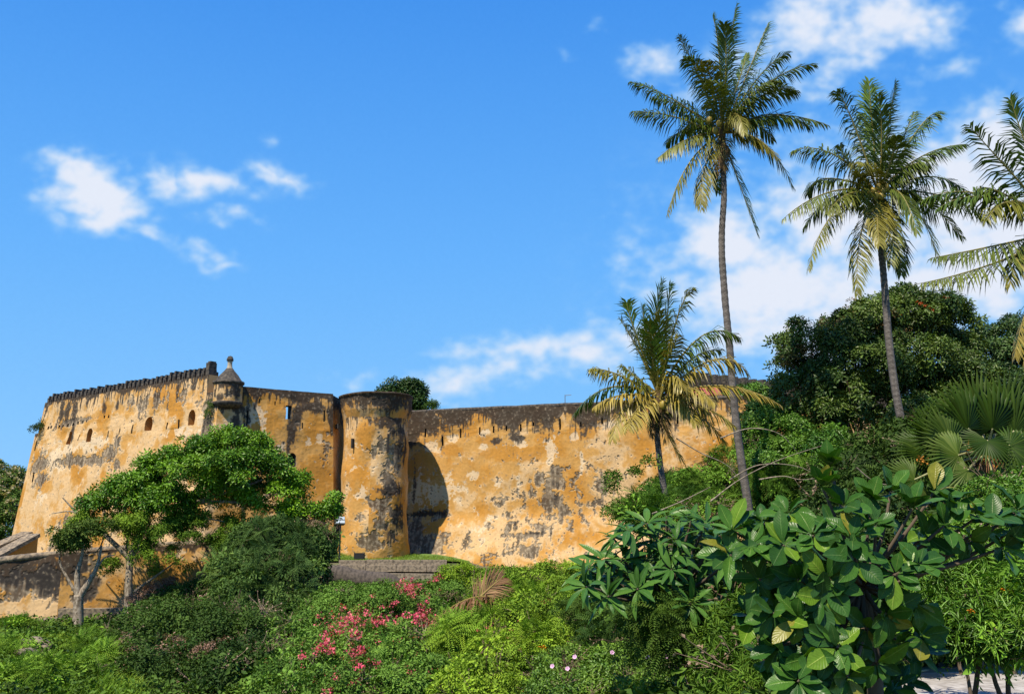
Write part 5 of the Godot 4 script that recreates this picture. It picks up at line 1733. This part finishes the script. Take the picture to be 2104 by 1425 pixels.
	foliage(lm, "feathery_foliage", blobs_at([[1050, 1240, 60, 30, 28.6, 1.0], [940, 1320, 30, 40, 22.6, 0.6], [1200, 1260, 50, 30, 27, 0.9], [1100, 1330, 50, 30, 20.6, 0.8], [970, 1290, 40, 30, 25, 0.7]]), M.feather, M.leaf, 420, 0.7, 1.2, Color(0.142, 0.274, 0.021), Color(0.300, 0.466, 0.041), -0.2, 0.5, 0.4)
	flowers(lm, "blossom", skin, [[990, 1265, 34, 24], [970, 1285, 34, 16], [1075, 1310, 14, 44], [1055, 1305, 18, 12], [1090, 1325, 28, 14], [1150, 1340, 50, 24], [1120, 1235, 20, 10], [960, 1310, 14, 30], [1190, 1330, 24, 16]], bloom_mesh(7, 0.07, 0.045), 190, 0.6, 1.0, Color(0.52, 0.09, 0.09), Color(0.66, 0.19, 0.19))
	var yb := bloom_mesh(14, 0.05, 0.07)
	var ym := leafy(lin(0.75, 0.36, 0.01), 0.6, 0.4)
	for e in [[1147, 1240, 26.6], [1162, 1241, 26.6], [1022, 1330, 20.4], [1116, 1330, 19.0], [1087, 1421, 16], [953, 1360, 20.6]]:
		var p := part(lm, "yellow_flower", yb, ym, true)
		p.position = at(e[0], e[1], e[2]) - lm.position
	# the dark feathery acacia in the middle
	shrub("feathery_acacia", "dark feathery-leaved shrub below the long-leaved shrub", "shrub", [[1300, 1240, 60, 40, 19, 0.9], [1360, 1280, 80, 50, 17.5, 1.2], [1280, 1310, 70, 44, 17, 1.0], [1420, 1330, 70, 60, 16.5, 1.0], [1230, 1270, 50, 40, 19, 0.8], [1450, 1240, 60, 50, 18, 1.0], [1400, 1390, 90, 40, 15.5, 1.0], [1480, 1400, 60, 50, 14.5, 0.9], [1370, 1215, 70, 40, 18, 0.9], [1310, 1380, 70, 36, 15.5, 0.9], [1370, 1270, 60, 40, 11.9, 0.4], [1400, 1330, 60, 50, 11.8, 0.4], [1340, 1320, 50, 40, 12.0, 0.4]], M.feather, M.leaf, 2600, 0.4, 0.75, Color(0.029, 0.077, 0.015), Color(0.091, 0.167, 0.021), -0.18, 0.4, 0.42)
	# morning glory bush at the bottom
	var mg := shrub("morning_glory_bush", "small-leaved green bush with pale pink trumpet flowers at the bottom edge", "bush", [[1180, 1390, 70, 36, 15, 0.9], [1280, 1385, 80, 34, 14.6, 0.9], [1350, 1405, 70, 30, 14.2, 0.8], [1150, 1425, 60, 30, 14.2, 0.7], [1260, 1430, 100, 36, 13.6, 0.8], [1400, 1430, 70, 30, 13.5, 0.7]], M.fine, M.gloss, 2300, 0.33, 0.6, Color(0.084, 0.176, 0.021), Color(0.182, 0.308, 0.036), -0.25, 0.5, 0.3)
	for e in [[1181, 1349, 13.6], [1258, 1340, 13.5], [1331, 1350, 13.3], [1166, 1373, 13.4], [1135, 1368, 13.6], [1371, 1348, 13.3], [1209, 1221, 17.4], [1237, 1244, 17.0], [1562, 1238, 9.2]]:
		var b := Buf.new()
		var ctr := b.add(Vector3(0, 0, -0.015), Color(0.5, 0.25, 0.5))
		for k in 10:
			var a := TAU * k / 10.0
			b.add(Vector3(cos(a), sin(a), 0.25) * 0.034 * (1.0 if k % 2 == 0 else 0.85), Color.WHITE)
		for k in 10: b.tri(ctr, 1 + (k + 1) % 10, 1 + k)
		var bluish: bool = e[1] < 1300
		var p := part(mg, "trumpet_flower", b.mesh(), leafy(lin(0.55, 0.55, 0.85) if bluish else lin(0.80, 0.56, 0.74), 0.6, 0.5), true)
		p.transform = Transform3D(frame_on(Vector3(rr(-0.5, 0.2), rr(0.2, 0.6), 1.0)).scaled(Vector3.ONE * e[2] / 14.0), at(e[0], e[1], e[2]) - mg.position)
	# feathery leucaena behind the small palm's trunk
	var lc := shrub("leucaena_shrub", "light feathery shrub behind the two left palm trunks", "shrub", [[1440, 1000, 70, 40, 42, 1.56], [1370, 1030, 60, 34, 41, 1.3], [1500, 980, 50, 50, 42, 1.3], [1320, 1050, 50, 24, 24, 0.8], [1580, 1000, 60, 50, 41, 1.3], [1450, 1060, 90, 40, 40, 1.56], [1560, 930, 40, 34, 43, 1.04], [1640, 990, 60, 50, 40.5, 1.3]], M.feather, M.leaf, 2200, 0.8, 1.3, Color(0.054, 0.134, 0.016), Color(0.146, 0.281, 0.029), -0.12, 0.35, 0.4)
	foliage(lc, "leaf_sprig", blobs_at([[1252, 988, 15, 10, 25, 0.2], [1262, 1000, 10, 8, 25, 0.2], [1335, 948, 12, 5, 25, 0.2], [1310, 975, 8, 5, 25, 0.15], [1280, 1050, 30, 14, 24, 0.4]]), M.broad, M.leaf, 60, 0.35, 0.6, Color(0.08, 0.16, 0.02), Color(0.15, 0.25, 0.03), -0.5, 0.2, 0.5)
	shrub("glossy_shrub", "glossy bright green shrub below the dark tree's bare stems", "shrub", [[1600, 900, 70, 36, 42.5, 1.56], [1680, 910, 60, 34, 42, 1.43], [1560, 870, 50, 36, 43.5, 1.3], [1730, 930, 40, 40, 41.5, 1.04], [1640, 940, 90, 34, 40.5, 1.56], [1700, 970, 60, 40, 39.5, 1.3], [1600, 850, 40, 30, 46.5, 1.3], [1540, 820, 40, 26, 50.5, 1.3]], M.broad, M.gloss, 1700, 0.6, 1.1, Color(0.054, 0.147, 0.016), Color(0.134, 0.268, 0.029), -0.15, 0.45, 0.4)
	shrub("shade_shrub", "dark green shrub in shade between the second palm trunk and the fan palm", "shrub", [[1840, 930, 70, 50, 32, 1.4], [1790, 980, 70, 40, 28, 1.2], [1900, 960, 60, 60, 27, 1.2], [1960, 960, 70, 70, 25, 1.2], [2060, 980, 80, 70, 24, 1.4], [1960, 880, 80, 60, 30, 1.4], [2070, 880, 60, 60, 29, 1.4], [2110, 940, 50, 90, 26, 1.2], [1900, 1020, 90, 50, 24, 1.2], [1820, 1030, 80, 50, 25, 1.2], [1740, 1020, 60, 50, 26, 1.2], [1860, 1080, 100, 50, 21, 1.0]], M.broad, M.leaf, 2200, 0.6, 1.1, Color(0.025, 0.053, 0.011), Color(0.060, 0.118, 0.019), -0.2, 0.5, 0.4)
	# fallen grey branches over the feathery shrub
	var br := thing("bare_branches", "tangle of bare pale branches lying across the shrubs under the dark tree", "branches", at(1600, 1000, 24))
	for q in [[[1460, 1030, 1520, 985, 1600, 945, 1690, 915], 24.5], [[1500, 985, 1560, 955, 1640, 958, 1700, 990], 23.5], [[1480, 900, 1540, 880, 1600, 890, 1640, 930], 24.5], [[1560, 985, 1610, 978, 1650, 985, 1720, 975], 23.5], [[1390, 900, 1440, 930, 1500, 960, 1540, 1020], 23.5], [[1340, 1055, 1400, 1030, 1460, 1000], 23.2], [[1760, 960, 1800, 990, 1860, 1000], 23.0]]:
		var pts := []
		for k in range(0, q[0].size(), 2): pts.append(at(q[0][k], q[0][k + 1], q[1] - 0.3 * rng.randf()))
		var b := Buf.new()
		tube(b, curve(pts, 18), taper(18, 0.018, 0.005), 6, Color.WHITE, 0.3)
		part(br, "branch", b.mesh(), M.pale_bark)
	# oleander and friends on the right
	var ol := shrub("oleander", "oleander with narrow shining leaves at the lower right corner", "shrub", [[2040, 1270, 60, 50, 9.6, 0.5], [1990, 1305, 50, 30, 9.4, 0.4], [2090, 1300, 60, 40, 9.2, 0.5], [1960, 1240, 40, 40, 9.8, 0.4], [2080, 1200, 50, 50, 10, 0.5], [2000, 1190, 50, 40, 10.2, 0.4], [1930, 1170, 40, 40, 10.2, 0.4]], M.linear, M.gloss, 560, 0.6, 0.95, Color(0.067, 0.167, 0.019), Color(0.170, 0.335, 0.033), -0.2, 0.25, 0.3, 5)
	for e in [[2060, 1212, 9.2], [2074, 1214, 9.2], [1996, 1255, 9.0]]:
		var p := part(ol, "orange_flower", yb, leafy(lin(0.75, 0.28, 0.01), 0.6, 0.4), true)
		p.transform = Transform3D(Basis.IDENTITY.scaled(Vector3.ONE * 0.45), at(e[0], e[1], e[2]) - ol.position)
	shrub("leafy_bush", "fresh green bush under the fan palm at the right edge", "bush", [[2060, 1040, 60, 40, 14, 0.8], [2090, 1090, 50, 60, 13.5, 0.8], [2000, 1100, 60, 50, 13.5, 0.7], [2060, 1150, 60, 50, 13, 0.8], [1960, 1130, 50, 50, 13, 0.6], [2100, 1010, 40, 30, 14.5, 0.6], [2120, 1200, 60, 80, 12.8, 0.7]], M.fine, M.gloss, 1500, 0.4, 0.75, Color(0.067, 0.161, 0.016), Color(0.170, 0.321, 0.029), -0.22, 0.4, 0.35)
	shrub("bamboo_like_shrub", "yellow-green narrow-leaved shrub left of the almond tree's lower leaves", "shrub", [[1530, 1290, 50, 60, 11.5, 0.5], [1500, 1370, 50, 60, 11, 0.5], [1560, 1370, 60, 70, 10.5, 0.5], [1520, 1230, 30, 30, 12, 0.4], [1600, 1330, 60, 60, 11.5, 0.5], [1570, 1430, 70, 40, 10, 0.5]], M.linear, M.leaf, 560, 0.6, 1.0, Color(0.059, 0.138, 0.014), Color(0.154, 0.276, 0.031), -0.2, 0.3, 0.35)
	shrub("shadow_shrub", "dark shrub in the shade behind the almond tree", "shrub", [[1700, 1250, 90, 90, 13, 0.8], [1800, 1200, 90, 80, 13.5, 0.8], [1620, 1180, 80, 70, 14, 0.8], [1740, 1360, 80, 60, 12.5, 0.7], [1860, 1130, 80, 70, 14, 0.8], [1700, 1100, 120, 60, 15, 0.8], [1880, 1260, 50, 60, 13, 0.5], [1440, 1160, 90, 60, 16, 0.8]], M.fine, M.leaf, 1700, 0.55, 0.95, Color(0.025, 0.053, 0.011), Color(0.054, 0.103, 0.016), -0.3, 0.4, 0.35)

func build_big_leaves() -> void:
	var bump := vein_bump()
	# ---- the tropical almond in front
	var meshes := []
	for k in 9: meshes.append(big_leaf_mesh(0.30 * [1.0, 0.85, 1.1, 0.95, 0.7, 1.0, 0.8, 1.05, 0.9][k], 0.165 * [1.0, 0.95, 0.9, 1.1, 0.8, 0.85, 1.0, 1.05, 0.9][k], 1.35 - 0.04 * k, [0.05, 0.14, 0.22, 0.10, 0.3, 0.38, 0.18, 0.02, 0.26][k], [0.16, 0.25, 0.10, 0.3, 0.2, 0.4, 0.12, 0.2, 0.34][k], [0.02, 0.03, 0.015, 0.04, 0.02, 0.05, 0.03, 0.02, 0.045][k], k * 3))
	var mats := [big_leaf_mat(Color(0.034, 0.100, 0.016), Color(0.10, 0.19, 0.05), 1, bump), big_leaf_mat(Color(0.055, 0.140, 0.020), Color(0.14, 0.24, 0.05), 2, bump), big_leaf_mat(Color(0.027, 0.080, 0.016), Color(0.08, 0.15, 0.045), 3, bump), big_leaf_mat(Color(0.042, 0.116, 0.018), Color(0.12, 0.21, 0.045), 8, bump), big_leaf_mat(Color(0.032, 0.090, 0.020), Color(0.10, 0.17, 0.045), 9, bump), big_leaf_mat(Color(0.105, 0.200, 0.018), Color(0.22, 0.31, 0.05), 4, bump), big_leaf_mat(Color(0.046, 0.122, 0.016), Color(0.13, 0.21, 0.05), 10, bump), big_leaf_mat(Color(0.19, 0.19, 0.025), Color(0.28, 0.27, 0.07), 11, bump)]
	var foot := at(1790, 1480, 7.8)
	foot.y = ground(foot.x, foot.z)
	var t := thing("almond_tree", "large-leaved dark glossy almond tree in the right foreground", "tree", foot)
	var heart := at(1770, 1200, 7.7)
	var tb := Buf.new()
	tube(tb, curve([foot - Vector3(0, 0.1, 0), foot.lerp(heart, 0.5) + Vector3(0.05, 0, 0), heart], 14), taper(14, 0.075, 0.05), 10, Color.WHITE, 0.2)
	part(t, "trunk", tb.mesh(), M.twig)
	var room := [300]
	var rest := {}
	# [px, py, nearer by metres, up-ness, how wide open, leaves]
	for e in [[1690, 1000, 0.3, 1.0, 0.45, 7], [1705, 960, 0.0, 1.0, 0.35, 6], [1790, 1030, 0.3, 0.9, 0.7, 7], [1875, 1045, 0.5, 1.0, 0.75, 8], [1735, 1040, 0.6, 0.8, 0.8, 7], [1830, 1010, -0.2, 0.9, 0.6, 6], [1620, 1055, 0.3, 0.7, 0.9, 8], [1570, 1075, 0.1, 0.8, 0.8, 7], [1505, 1090, 0.2, 0.8, 0.9, 7], [1500, 1140, 0.4, 0.3, 1.1, 7], [1545, 1120, 0.5, 0.5, 1.1, 8], [1610, 1120, 0.7, 0.4, 1.1, 8], [1670, 1100, 0.8, 0.5, 1.1, 8], [1750, 1105, 0.9, 0.4, 1.1, 8], [1955, 1040, 0.2, 0.8, 0.9, 7], [2040, 1070, 0.3, 0.6, 1.0, 8], [1940, 1080, 0.5, 0.4, 1.1, 7], [2080, 1090, 0.2, 0.5, 1.1, 8], [1840, 1180, 1.0, 0.2, 1.2, 9], [1890, 1160, 1.0, 0.5, 1.1, 9], [1760, 1150, 1.0, 0.2, 1.2, 8], [1700, 1190, 0.9, -0.1, 1.2, 8], [1640, 1190, 0.7, 0.0, 1.1, 8], [1560, 1190, 0.4, -0.1, 1.1, 7], [1590, 1260, 0.6, -0.2, 1.1, 7], [1550, 1265, 0.2, 0.4, 1.0, 6], [1640, 1270, 0.8, 0.1, 1.2, 8], [1690, 1290, 0.8, 0.0, 1.2, 8], [1720, 1330, 1.0, 0.1, 1.2, 8], [1660, 1350, 0.8, -0.2, 1.1, 7], [1640, 1400, 0.9, 0.2, 1.1, 7], [1740, 1390, 1.0, -0.2, 1.1, 7], [1600, 1330, 0.5, -0.2, 1.1, 7], [1820, 1260, 0.8, -0.3, 1.1, 7], [1880, 1240, 0.6, -0.3, 1.2, 6], [1780, 1290, 0.6, -0.2, 1.2, 7], [1800, 1360, 0.5, -0.3, 1.2, 7], [1850, 1320, 0.3, -0.4, 1.1, 6], [1690, 1230, 0.9, 0.0, 1.2, 8], [1800, 1080, 0.6, 0.5, 1.0, 8], [1990, 1110, 0.2, -0.2, 1.1, 6], [1900, 1100, 0.4, 0.0, 1.1, 7], [2090, 1050, 0.1, 0.7, 0.9, 7], [2060, 1125, 0.3, -0.1, 1.1, 7], [2010, 1060, 0.4, 0.6, 1.0, 7], [1920, 1010, 0.0, 0.9, 0.8, 6]]:
		var c := at(e[0], e[1], 7.75 - e[2] * 0.55)
		var d := Vector3((c.x - heart.x) * 0.35 + rr(-0.2, 0.2), e[3], 0.55 + rr(-0.2, 0.3))
		var b := Buf.new()
		var mid := heart.lerp(c, 0.55) + Vector3(0, -0.08, 0) + rdir() * 0.05
		tube(b, curve([heart, mid, c], 8), taper(8, 0.022, 0.009), 6, Color.WHITE, 0.2)
		part(t, "branch", b.mesh(), M.twig)
		rosette(t, c, d, e[5] + 1, 0.77, e[4], meshes, mats, 0.22, room, rest)
	for k in 44:
		var c := at(rr(1560, 1900), rr(1080, 1425), 7.9 + rr(0.0, 0.5))
		rosette(t, c, Vector3(rr(-0.5, 0.5), rr(-0.3, 0.6), 0.5), 8, 0.78, 1.1, meshes, mats, 0.3, room, rest)
	rest_of(t, rest, meshes, mats)
	# ---- the long-leaved shrub left of it
	meshes = []
	for k in 4: meshes.append(big_leaf_mesh(0.34, 0.085, 1.0, [0.12, 0.3, 0.22, 0.4][k], 0.3, 0.02, k * 5))
	mats = [big_leaf_mat(Color(0.048, 0.128, 0.022), Color(0.10, 0.17, 0.06), 5, bump), big_leaf_mat(Color(0.072, 0.168, 0.026), Color(0.12, 0.20, 0.05), 6, bump), big_leaf_mat(Color(0.040, 0.104, 0.022), Color(0.08, 0.14, 0.05), 7, bump)]
	foot = at(1370, 1250, 12.6)
	foot.y = ground(foot.x, foot.z)
	t = thing("frangipani_shrub", "shrub with long drooping whorled leaves left of the almond tree", "shrub", foot)
	heart = at(1370, 1230, 12.6)
	room = [300]
	rest = {}
	tb = Buf.new()
	tube(tb, curve([foot - Vector3(0, 0.1, 0), foot.lerp(heart, 0.5) + Vector3(0.12, 0, 0.1), heart], 8), taper(8, 0.05, 0.035), 9, Color.WHITE, 0.2)
	part(t, "trunk", tb.mesh(), M.twig)
	for e in [[1370, 1060, 0.9], [1330, 1075, 0.8], [1290, 1090, 0.7], [1260, 1105, 0.6], [1420, 1070, 0.8], [1300, 1120, 0.5], [1350, 1110, 0.6], [1390, 1110, 0.5], [1440, 1100, 0.6], [1240, 1150, 0.4], [1280, 1150, 0.3], [1330, 1150, 0.3], [1380, 1140, 0.3], [1420, 1140, 0.3], [1470, 1130, 0.4], [1230, 1190, 0.2], [1260, 1195, 0.1], [1300, 1180, 0.2], [1460, 1180, 0.2], [1430, 1200, 0.0], [1470, 1230, 0.0], [1210, 1170, 0.4], [1400, 1085, 0.8], [1450, 1075, 0.7], [1480, 1100, 0.6], [1250, 1225, 0.0], [1205, 1205, 0.1], [1380, 1170, 0.2], [1340, 1190, 0.1], [1490, 1160, 0.2], [1310, 1210, 0.1], [1420, 1240, 0.0]]:
		var c := at(e[0], e[1], 12.3 + rr(-0.4, 0.5) - 0.4 * (1.0 - e[2]))
		var b := Buf.new()
		tube(b, curve([heart, heart.lerp(c, 0.5) + Vector3(0, -0.05, 0), c], 8), taper(8, 0.03, 0.014), 6, Color.WHITE, 0.2)
		part(t, "branch", b.mesh(), M.twig)
		rosette(t, c, Vector3((c.x - heart.x) * 0.4, e[2] + 0.15, 0.35), 11, 1.0, 1.15, meshes, mats, 0.3, room, rest)
	rest_of(t, rest, meshes, mats)

func build_fan_palm() -> void:
	var dep := 19.0
	var top := at(2030, 935, dep)
	var foot := Vector3(top.x + 0.1, ground(top.x, top.z), top.z)
	var t := thing("fan_palm", "fan palm with round pleated leaves and orange flower sprays at the right", "palm tree", foot)
	var tb := Buf.new()
	tube(tb, curve([foot, foot.lerp(top, 0.6), top], 24), taper(24, 0.14, 0.17), 12, Color.WHITE, 0.35)
	part(t, "trunk", tb.mesh(), M.fibre)
	var dark := Color(0.026, 0.064, 0.006)
	var mid := Color(0.054, 0.110, 0.010)
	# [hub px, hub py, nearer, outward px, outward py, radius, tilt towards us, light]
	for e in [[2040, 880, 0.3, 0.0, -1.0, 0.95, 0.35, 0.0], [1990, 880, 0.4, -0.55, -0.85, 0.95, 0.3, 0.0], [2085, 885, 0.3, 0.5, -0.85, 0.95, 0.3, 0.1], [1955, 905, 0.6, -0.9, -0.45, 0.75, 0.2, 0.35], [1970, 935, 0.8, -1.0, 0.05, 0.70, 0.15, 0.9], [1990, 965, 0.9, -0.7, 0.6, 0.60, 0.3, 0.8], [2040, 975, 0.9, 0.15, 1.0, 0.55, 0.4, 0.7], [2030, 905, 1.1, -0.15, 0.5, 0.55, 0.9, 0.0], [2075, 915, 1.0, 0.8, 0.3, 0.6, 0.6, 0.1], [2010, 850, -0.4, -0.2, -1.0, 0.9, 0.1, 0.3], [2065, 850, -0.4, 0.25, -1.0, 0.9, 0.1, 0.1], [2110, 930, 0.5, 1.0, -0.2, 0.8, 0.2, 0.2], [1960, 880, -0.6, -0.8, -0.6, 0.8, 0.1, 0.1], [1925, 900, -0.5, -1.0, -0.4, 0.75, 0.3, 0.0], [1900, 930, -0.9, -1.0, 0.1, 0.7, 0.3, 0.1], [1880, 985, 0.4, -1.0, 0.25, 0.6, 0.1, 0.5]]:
		var hub := at(e[0], e[1], dep - e[2])
		var z := Vector3(e[3], -e[4], 0.25).normalized()
		var y: Vector3 = (Vector3(0, 0.25, 0) + Vector3(0, 0, 1) * (1.2 - e[6])).normalized()
		var x: Vector3 = y.cross(z).normalized()
		var f := Basis(x, z.cross(x), z)
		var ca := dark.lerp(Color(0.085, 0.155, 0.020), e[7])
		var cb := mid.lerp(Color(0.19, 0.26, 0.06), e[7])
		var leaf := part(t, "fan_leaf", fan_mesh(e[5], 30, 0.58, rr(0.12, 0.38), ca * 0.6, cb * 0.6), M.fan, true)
		leaf.transform = Transform3D(f, hub - t.position)
		var sb := Buf.new()
		tube(sb, curve([top, top.lerp(hub, 0.5) + Vector3(0, 0.06, 0), hub], 8), taper(8, 0.03, 0.018), 6)
		part(t, "leaf_stalk", sb.mesh(), std(lin(0.30, 0.30, 0.14), 0.5))
	var om := leafy(lin(0.50, 0.20, 0.02), 0.7, 0.3)
	for e in [[2000, 905], [2010, 912], [1995, 922], [2050, 945], [2020, 945], [1896, 946]]:
		var p := part(t, "flower_spray", bloom_mesh(40, 0.13, 0.045), om, true)
		p.position = at(e[0], e[1], dep - 0.75) - t.position
	var fb := Buf.new()
	for k in 60:
		var a := rr(0, TAU)
		var o := top + Vector3(cos(a), rr(-0.9, 0.1), sin(a)) * 0.19
		tube(fb, [o, o + Vector3(cos(a) * 0.12, -rr(0.15, 0.4), sin(a) * 0.12)], [0.012, 0.005], 4)
	part(t, "hanging_fibre", fb.mesh(), std(lin(0.17, 0.085, 0.045)))

func build_small_things() -> void:
	# the dead palm frond among the flowers
	var c := at(990, 1236, 26.5)
	var dead := thing("dead_palm_frond", "dry brown fallen palm frond among the pink flowers", "palm frond", c)
	var ca := Color(0.13, 0.055, 0.025)
	var cb := Color(0.30, 0.19, 0.10)
	part(dead, "frond", frond_mesh(at(1030, 1232, 26.0), at(955, 1205, 25.6), at(880, 1290, 25.2), 70, 0.75, 0.04, 0.5, ca, cb, 0.2), M.matte)
	part(dead, "frond", frond_mesh(at(965, 1250, 26.2), at(995, 1215, 26.2), at(1030, 1188, 26.3), 46, 0.75, 0.03, 0.0, cb, ca, 1.2), M.matte)
	# flood lights on the lawn
	var fp := at(697, 1142, 46.0)
	fp.y = ground(fp.x, fp.z)
	var head := at(698, 1069, 46.0)
	var fl := thing("flood_light", "pale flood light on a slim dark pole beside the hillside bush", "flood light", fp)
	var b := Buf.new()
	tube(b, [fp - Vector3(0, 0.05, 0), Vector3(fp.x, head.y - 0.12, fp.z)], [0.045, 0.04], 8)
	part(fl, "pole", b.mesh(), std(lin(0.02, 0.02, 0.022), 0.5))
	var hb := Basis(Vector3.UP, 0.35) * Basis(Vector3.RIGHT, -0.35)
	b = Buf.new()
	b.box(hb, head, Vector3(0.46, 0.36, 0.14))
	var hm := part(fl, "lamp_head", b.mesh(), std(lin(0.10, 0.10, 0.11), 0.5))
	for s in [-1.0, 1.0]:
		b = Buf.new()
		b.box(hb, head + hb * Vector3(0, 0.085 * s, 0.078), Vector3(0.42, 0.13, 0.02))
		part(hm, "lens", b.mesh(), std(lin(0.55, 0.62, 0.66), 0.15))
	b = Buf.new()
	b.box(Basis.IDENTITY, Vector3(head.x, head.y - 0.2, head.z - 0.06), Vector3(0.36, 0.05, 0.05))
	part(fl, "bracket", b.mesh(), std(lin(0.02, 0.02, 0.022), 0.5))
	var sp := at(738, 1148, 46.3)
	sp.y = ground(sp.x, sp.z) + 0.05
	var sf := thing("ground_flood_light", "small black flood light box standing on the lawn", "flood light", sp)
	b = Buf.new()
	b.box(Basis.IDENTITY, sp + Vector3(0, 0.20, 0), Vector3(0.42, 0.28, 0.16))
	part(sf, "housing", b.mesh(), std(lin(0.02, 0.02, 0.022), 0.4))
	b = Buf.new()
	b.box(Basis.IDENTITY, sp + Vector3(0, 0.20, -0.085), Vector3(0.36, 0.22, 0.012))
	part(sf, "lens", b.mesh(), std(lin(0.3, 0.33, 0.35), 0.1))
	b = Buf.new()
	for s in [-1.0, 1.0]: b.box(Basis.IDENTITY, sp + Vector3(0.235 * s, 0.17, 0), Vector3(0.03, 0.38, 0.05))
	b.box(Basis.IDENTITY, sp + Vector3(0, 0.0, 0), Vector3(0.5, 0.03, 0.05))
	part(sf, "bracket", b.mesh(), std(lin(0.02, 0.02, 0.022), 0.5))
	# railing and post by the leaning tree
	var rp := at(258, 1240, 39.0)
	rp.y = ground(rp.x, rp.z)
	var ra := thing("metal_railing", "short black metal railing behind the leaning tree's trunk", "railing", rp)
	var q0 := at(236, 1204, 39.0)
	var q1 := at(252, 1190, 39.4)
	for q in [q0, q1, at(283, 1205, 38.6)]:
		b = Buf.new()
		b.box(Basis.IDENTITY, Vector3(q.x, q.y - 0.45, q.z), Vector3(0.045, 0.95, 0.045))
		part(ra, "post", b.mesh(), std(lin(0.02, 0.02, 0.02), 0.5))
	b = Buf.new()
	tube(b, [q0 + Vector3(0, 0.0, 0), Vector3(q1.x, q0.y, q1.z), at(283, 1205, 38.6)], [0.025, 0.025, 0.025], 6)
	part(ra, "rail", b.mesh(), std(lin(0.02, 0.02, 0.02), 0.5))
	var bp := at(354, 1222, 40.0)
	var bo := thing("black_post", "thin black post on the slope right of the leaning tree", "post", bp)
	b = Buf.new()
	tube(b, [bp - Vector3(0, 0.3, 0), at(354, 1168, 40.0)], [0.05, 0.04], 8)
	part(bo, "post", b.mesh(), std(lin(0.015, 0.015, 0.018), 0.5))
	b = Buf.new()
	tube(b, [bp - Vector3(0, 0.3, 0), bp + Vector3(0, 0.1, 0)], [0.11, 0.09], 8)
	part(bo, "base", b.mesh(), std(lin(0.015, 0.015, 0.018), 0.5))
	# the mast on the curtain wall
	var mp := at(1161, 836, 52.5)
	var ma := thing("mast", "thin mast with a short arm standing above the curtain wall", "mast", mp)
	b = Buf.new()
	tube(b, [mp - Vector3(0, 1.0, 0), at(1161, 811, 52.5)], [0.028, 0.02], 6)
	part(ma, "pole", b.mesh(), std(lin(0.12, 0.14, 0.18), 0.5))
	b = Buf.new()
	tube(b, [at(1161, 812, 52.5), at(1174, 811, 52.5)], [0.018, 0.018], 6)
	part(ma, "arm", b.mesh(), std(lin(0.2, 0.22, 0.26), 0.5))
	# the blue pipe post
	var pp := at(1532, 1210, 16.0)
	pp.y = ground(pp.x, pp.z)
	var po := thing("blue_post", "blue post with a dark cap half hidden left of the almond tree", "post", pp)
	b = Buf.new()
	tube(b, [pp, at(1532, 1165, 16.0)], [0.035, 0.035], 10)
	part(po, "post", b.mesh(), std(lin(0.03, 0.07, 0.22), 0.5))
	b = Buf.new()
	lathe(b, at(1530, 1160, 16.0), [Vector2(0.0, -0.05), Vector2(0.10, -0.05), Vector2(0.11, 0.0), Vector2(0.07, 0.05), Vector2(0.0, 0.06)], 12)
	part(po, "cap", b.mesh(), std(lin(0.03, 0.045, 0.08), 0.5))
	# rocks on the left bank
	for q in [[72, 1330, 30.0, 0.34, "dark weathered boulder in the grass at the left"], [55, 1345, 28.6, 0.22, "smaller stone in the grass below the dark boulder"]]:
		var rc := at(q[0], q[1], q[2])
		rc.y = maxf(rc.y, ground(rc.x, rc.z) + 0.05)
		b = Buf.new()
		var sph := SphereMesh.new()
		sph.radial_segments = 18
		sph.rings = 10
		var arr := sph.get_mesh_arrays()
		for v in arr[Mesh.ARRAY_VERTEX]:
			var n: float = 1.0 + 0.5 * big.get_noise_3d(v.x * 60.0 + q[0], v.y * 60.0, v.z * 60.0)
			b.add(rc + Vector3(v.x * 1.4, v.y * 0.9, v.z) * 2.0 * q[3] * n)
		b.i = arr[Mesh.ARRAY_INDEX]
		var r := MeshInstance3D.new()
		r.name = numbered("boulder")
		r.mesh = b.mesh()
		r.material_override = M.step
		add_child(r)
		tag(r, q[4], "rock")
	# the pale path at the lower right
	b = Buf.new()
	for k in 9:
		var z := -10.4 - k * 0.45
		for s in 9:
			var x := 3.0 + s * 1.2
			b.add(Vector3(x, ground(x, z) + 0.03, z))
	for k in 8:
		for s in 8:
			var p := k * 9 + s
			b.quad(p, p + 9, p + 10, p + 1)
	var pm := StandardMaterial3D.new()
	pm.albedo_texture = noise_tex(256, 0.02, [lin(0.26, 0.24, 0.22), lin(0.36, 0.34, 0.32), lin(0.45, 0.43, 0.41)], [0.25, 0.5, 0.8], 91)
	pm.uv1_triplanar = true
	pm.uv1_world_triplanar = true
	pm.roughness = 0.95
	struct("path", b.mesh(), pm, "pale path behind the almond tree and oleander")
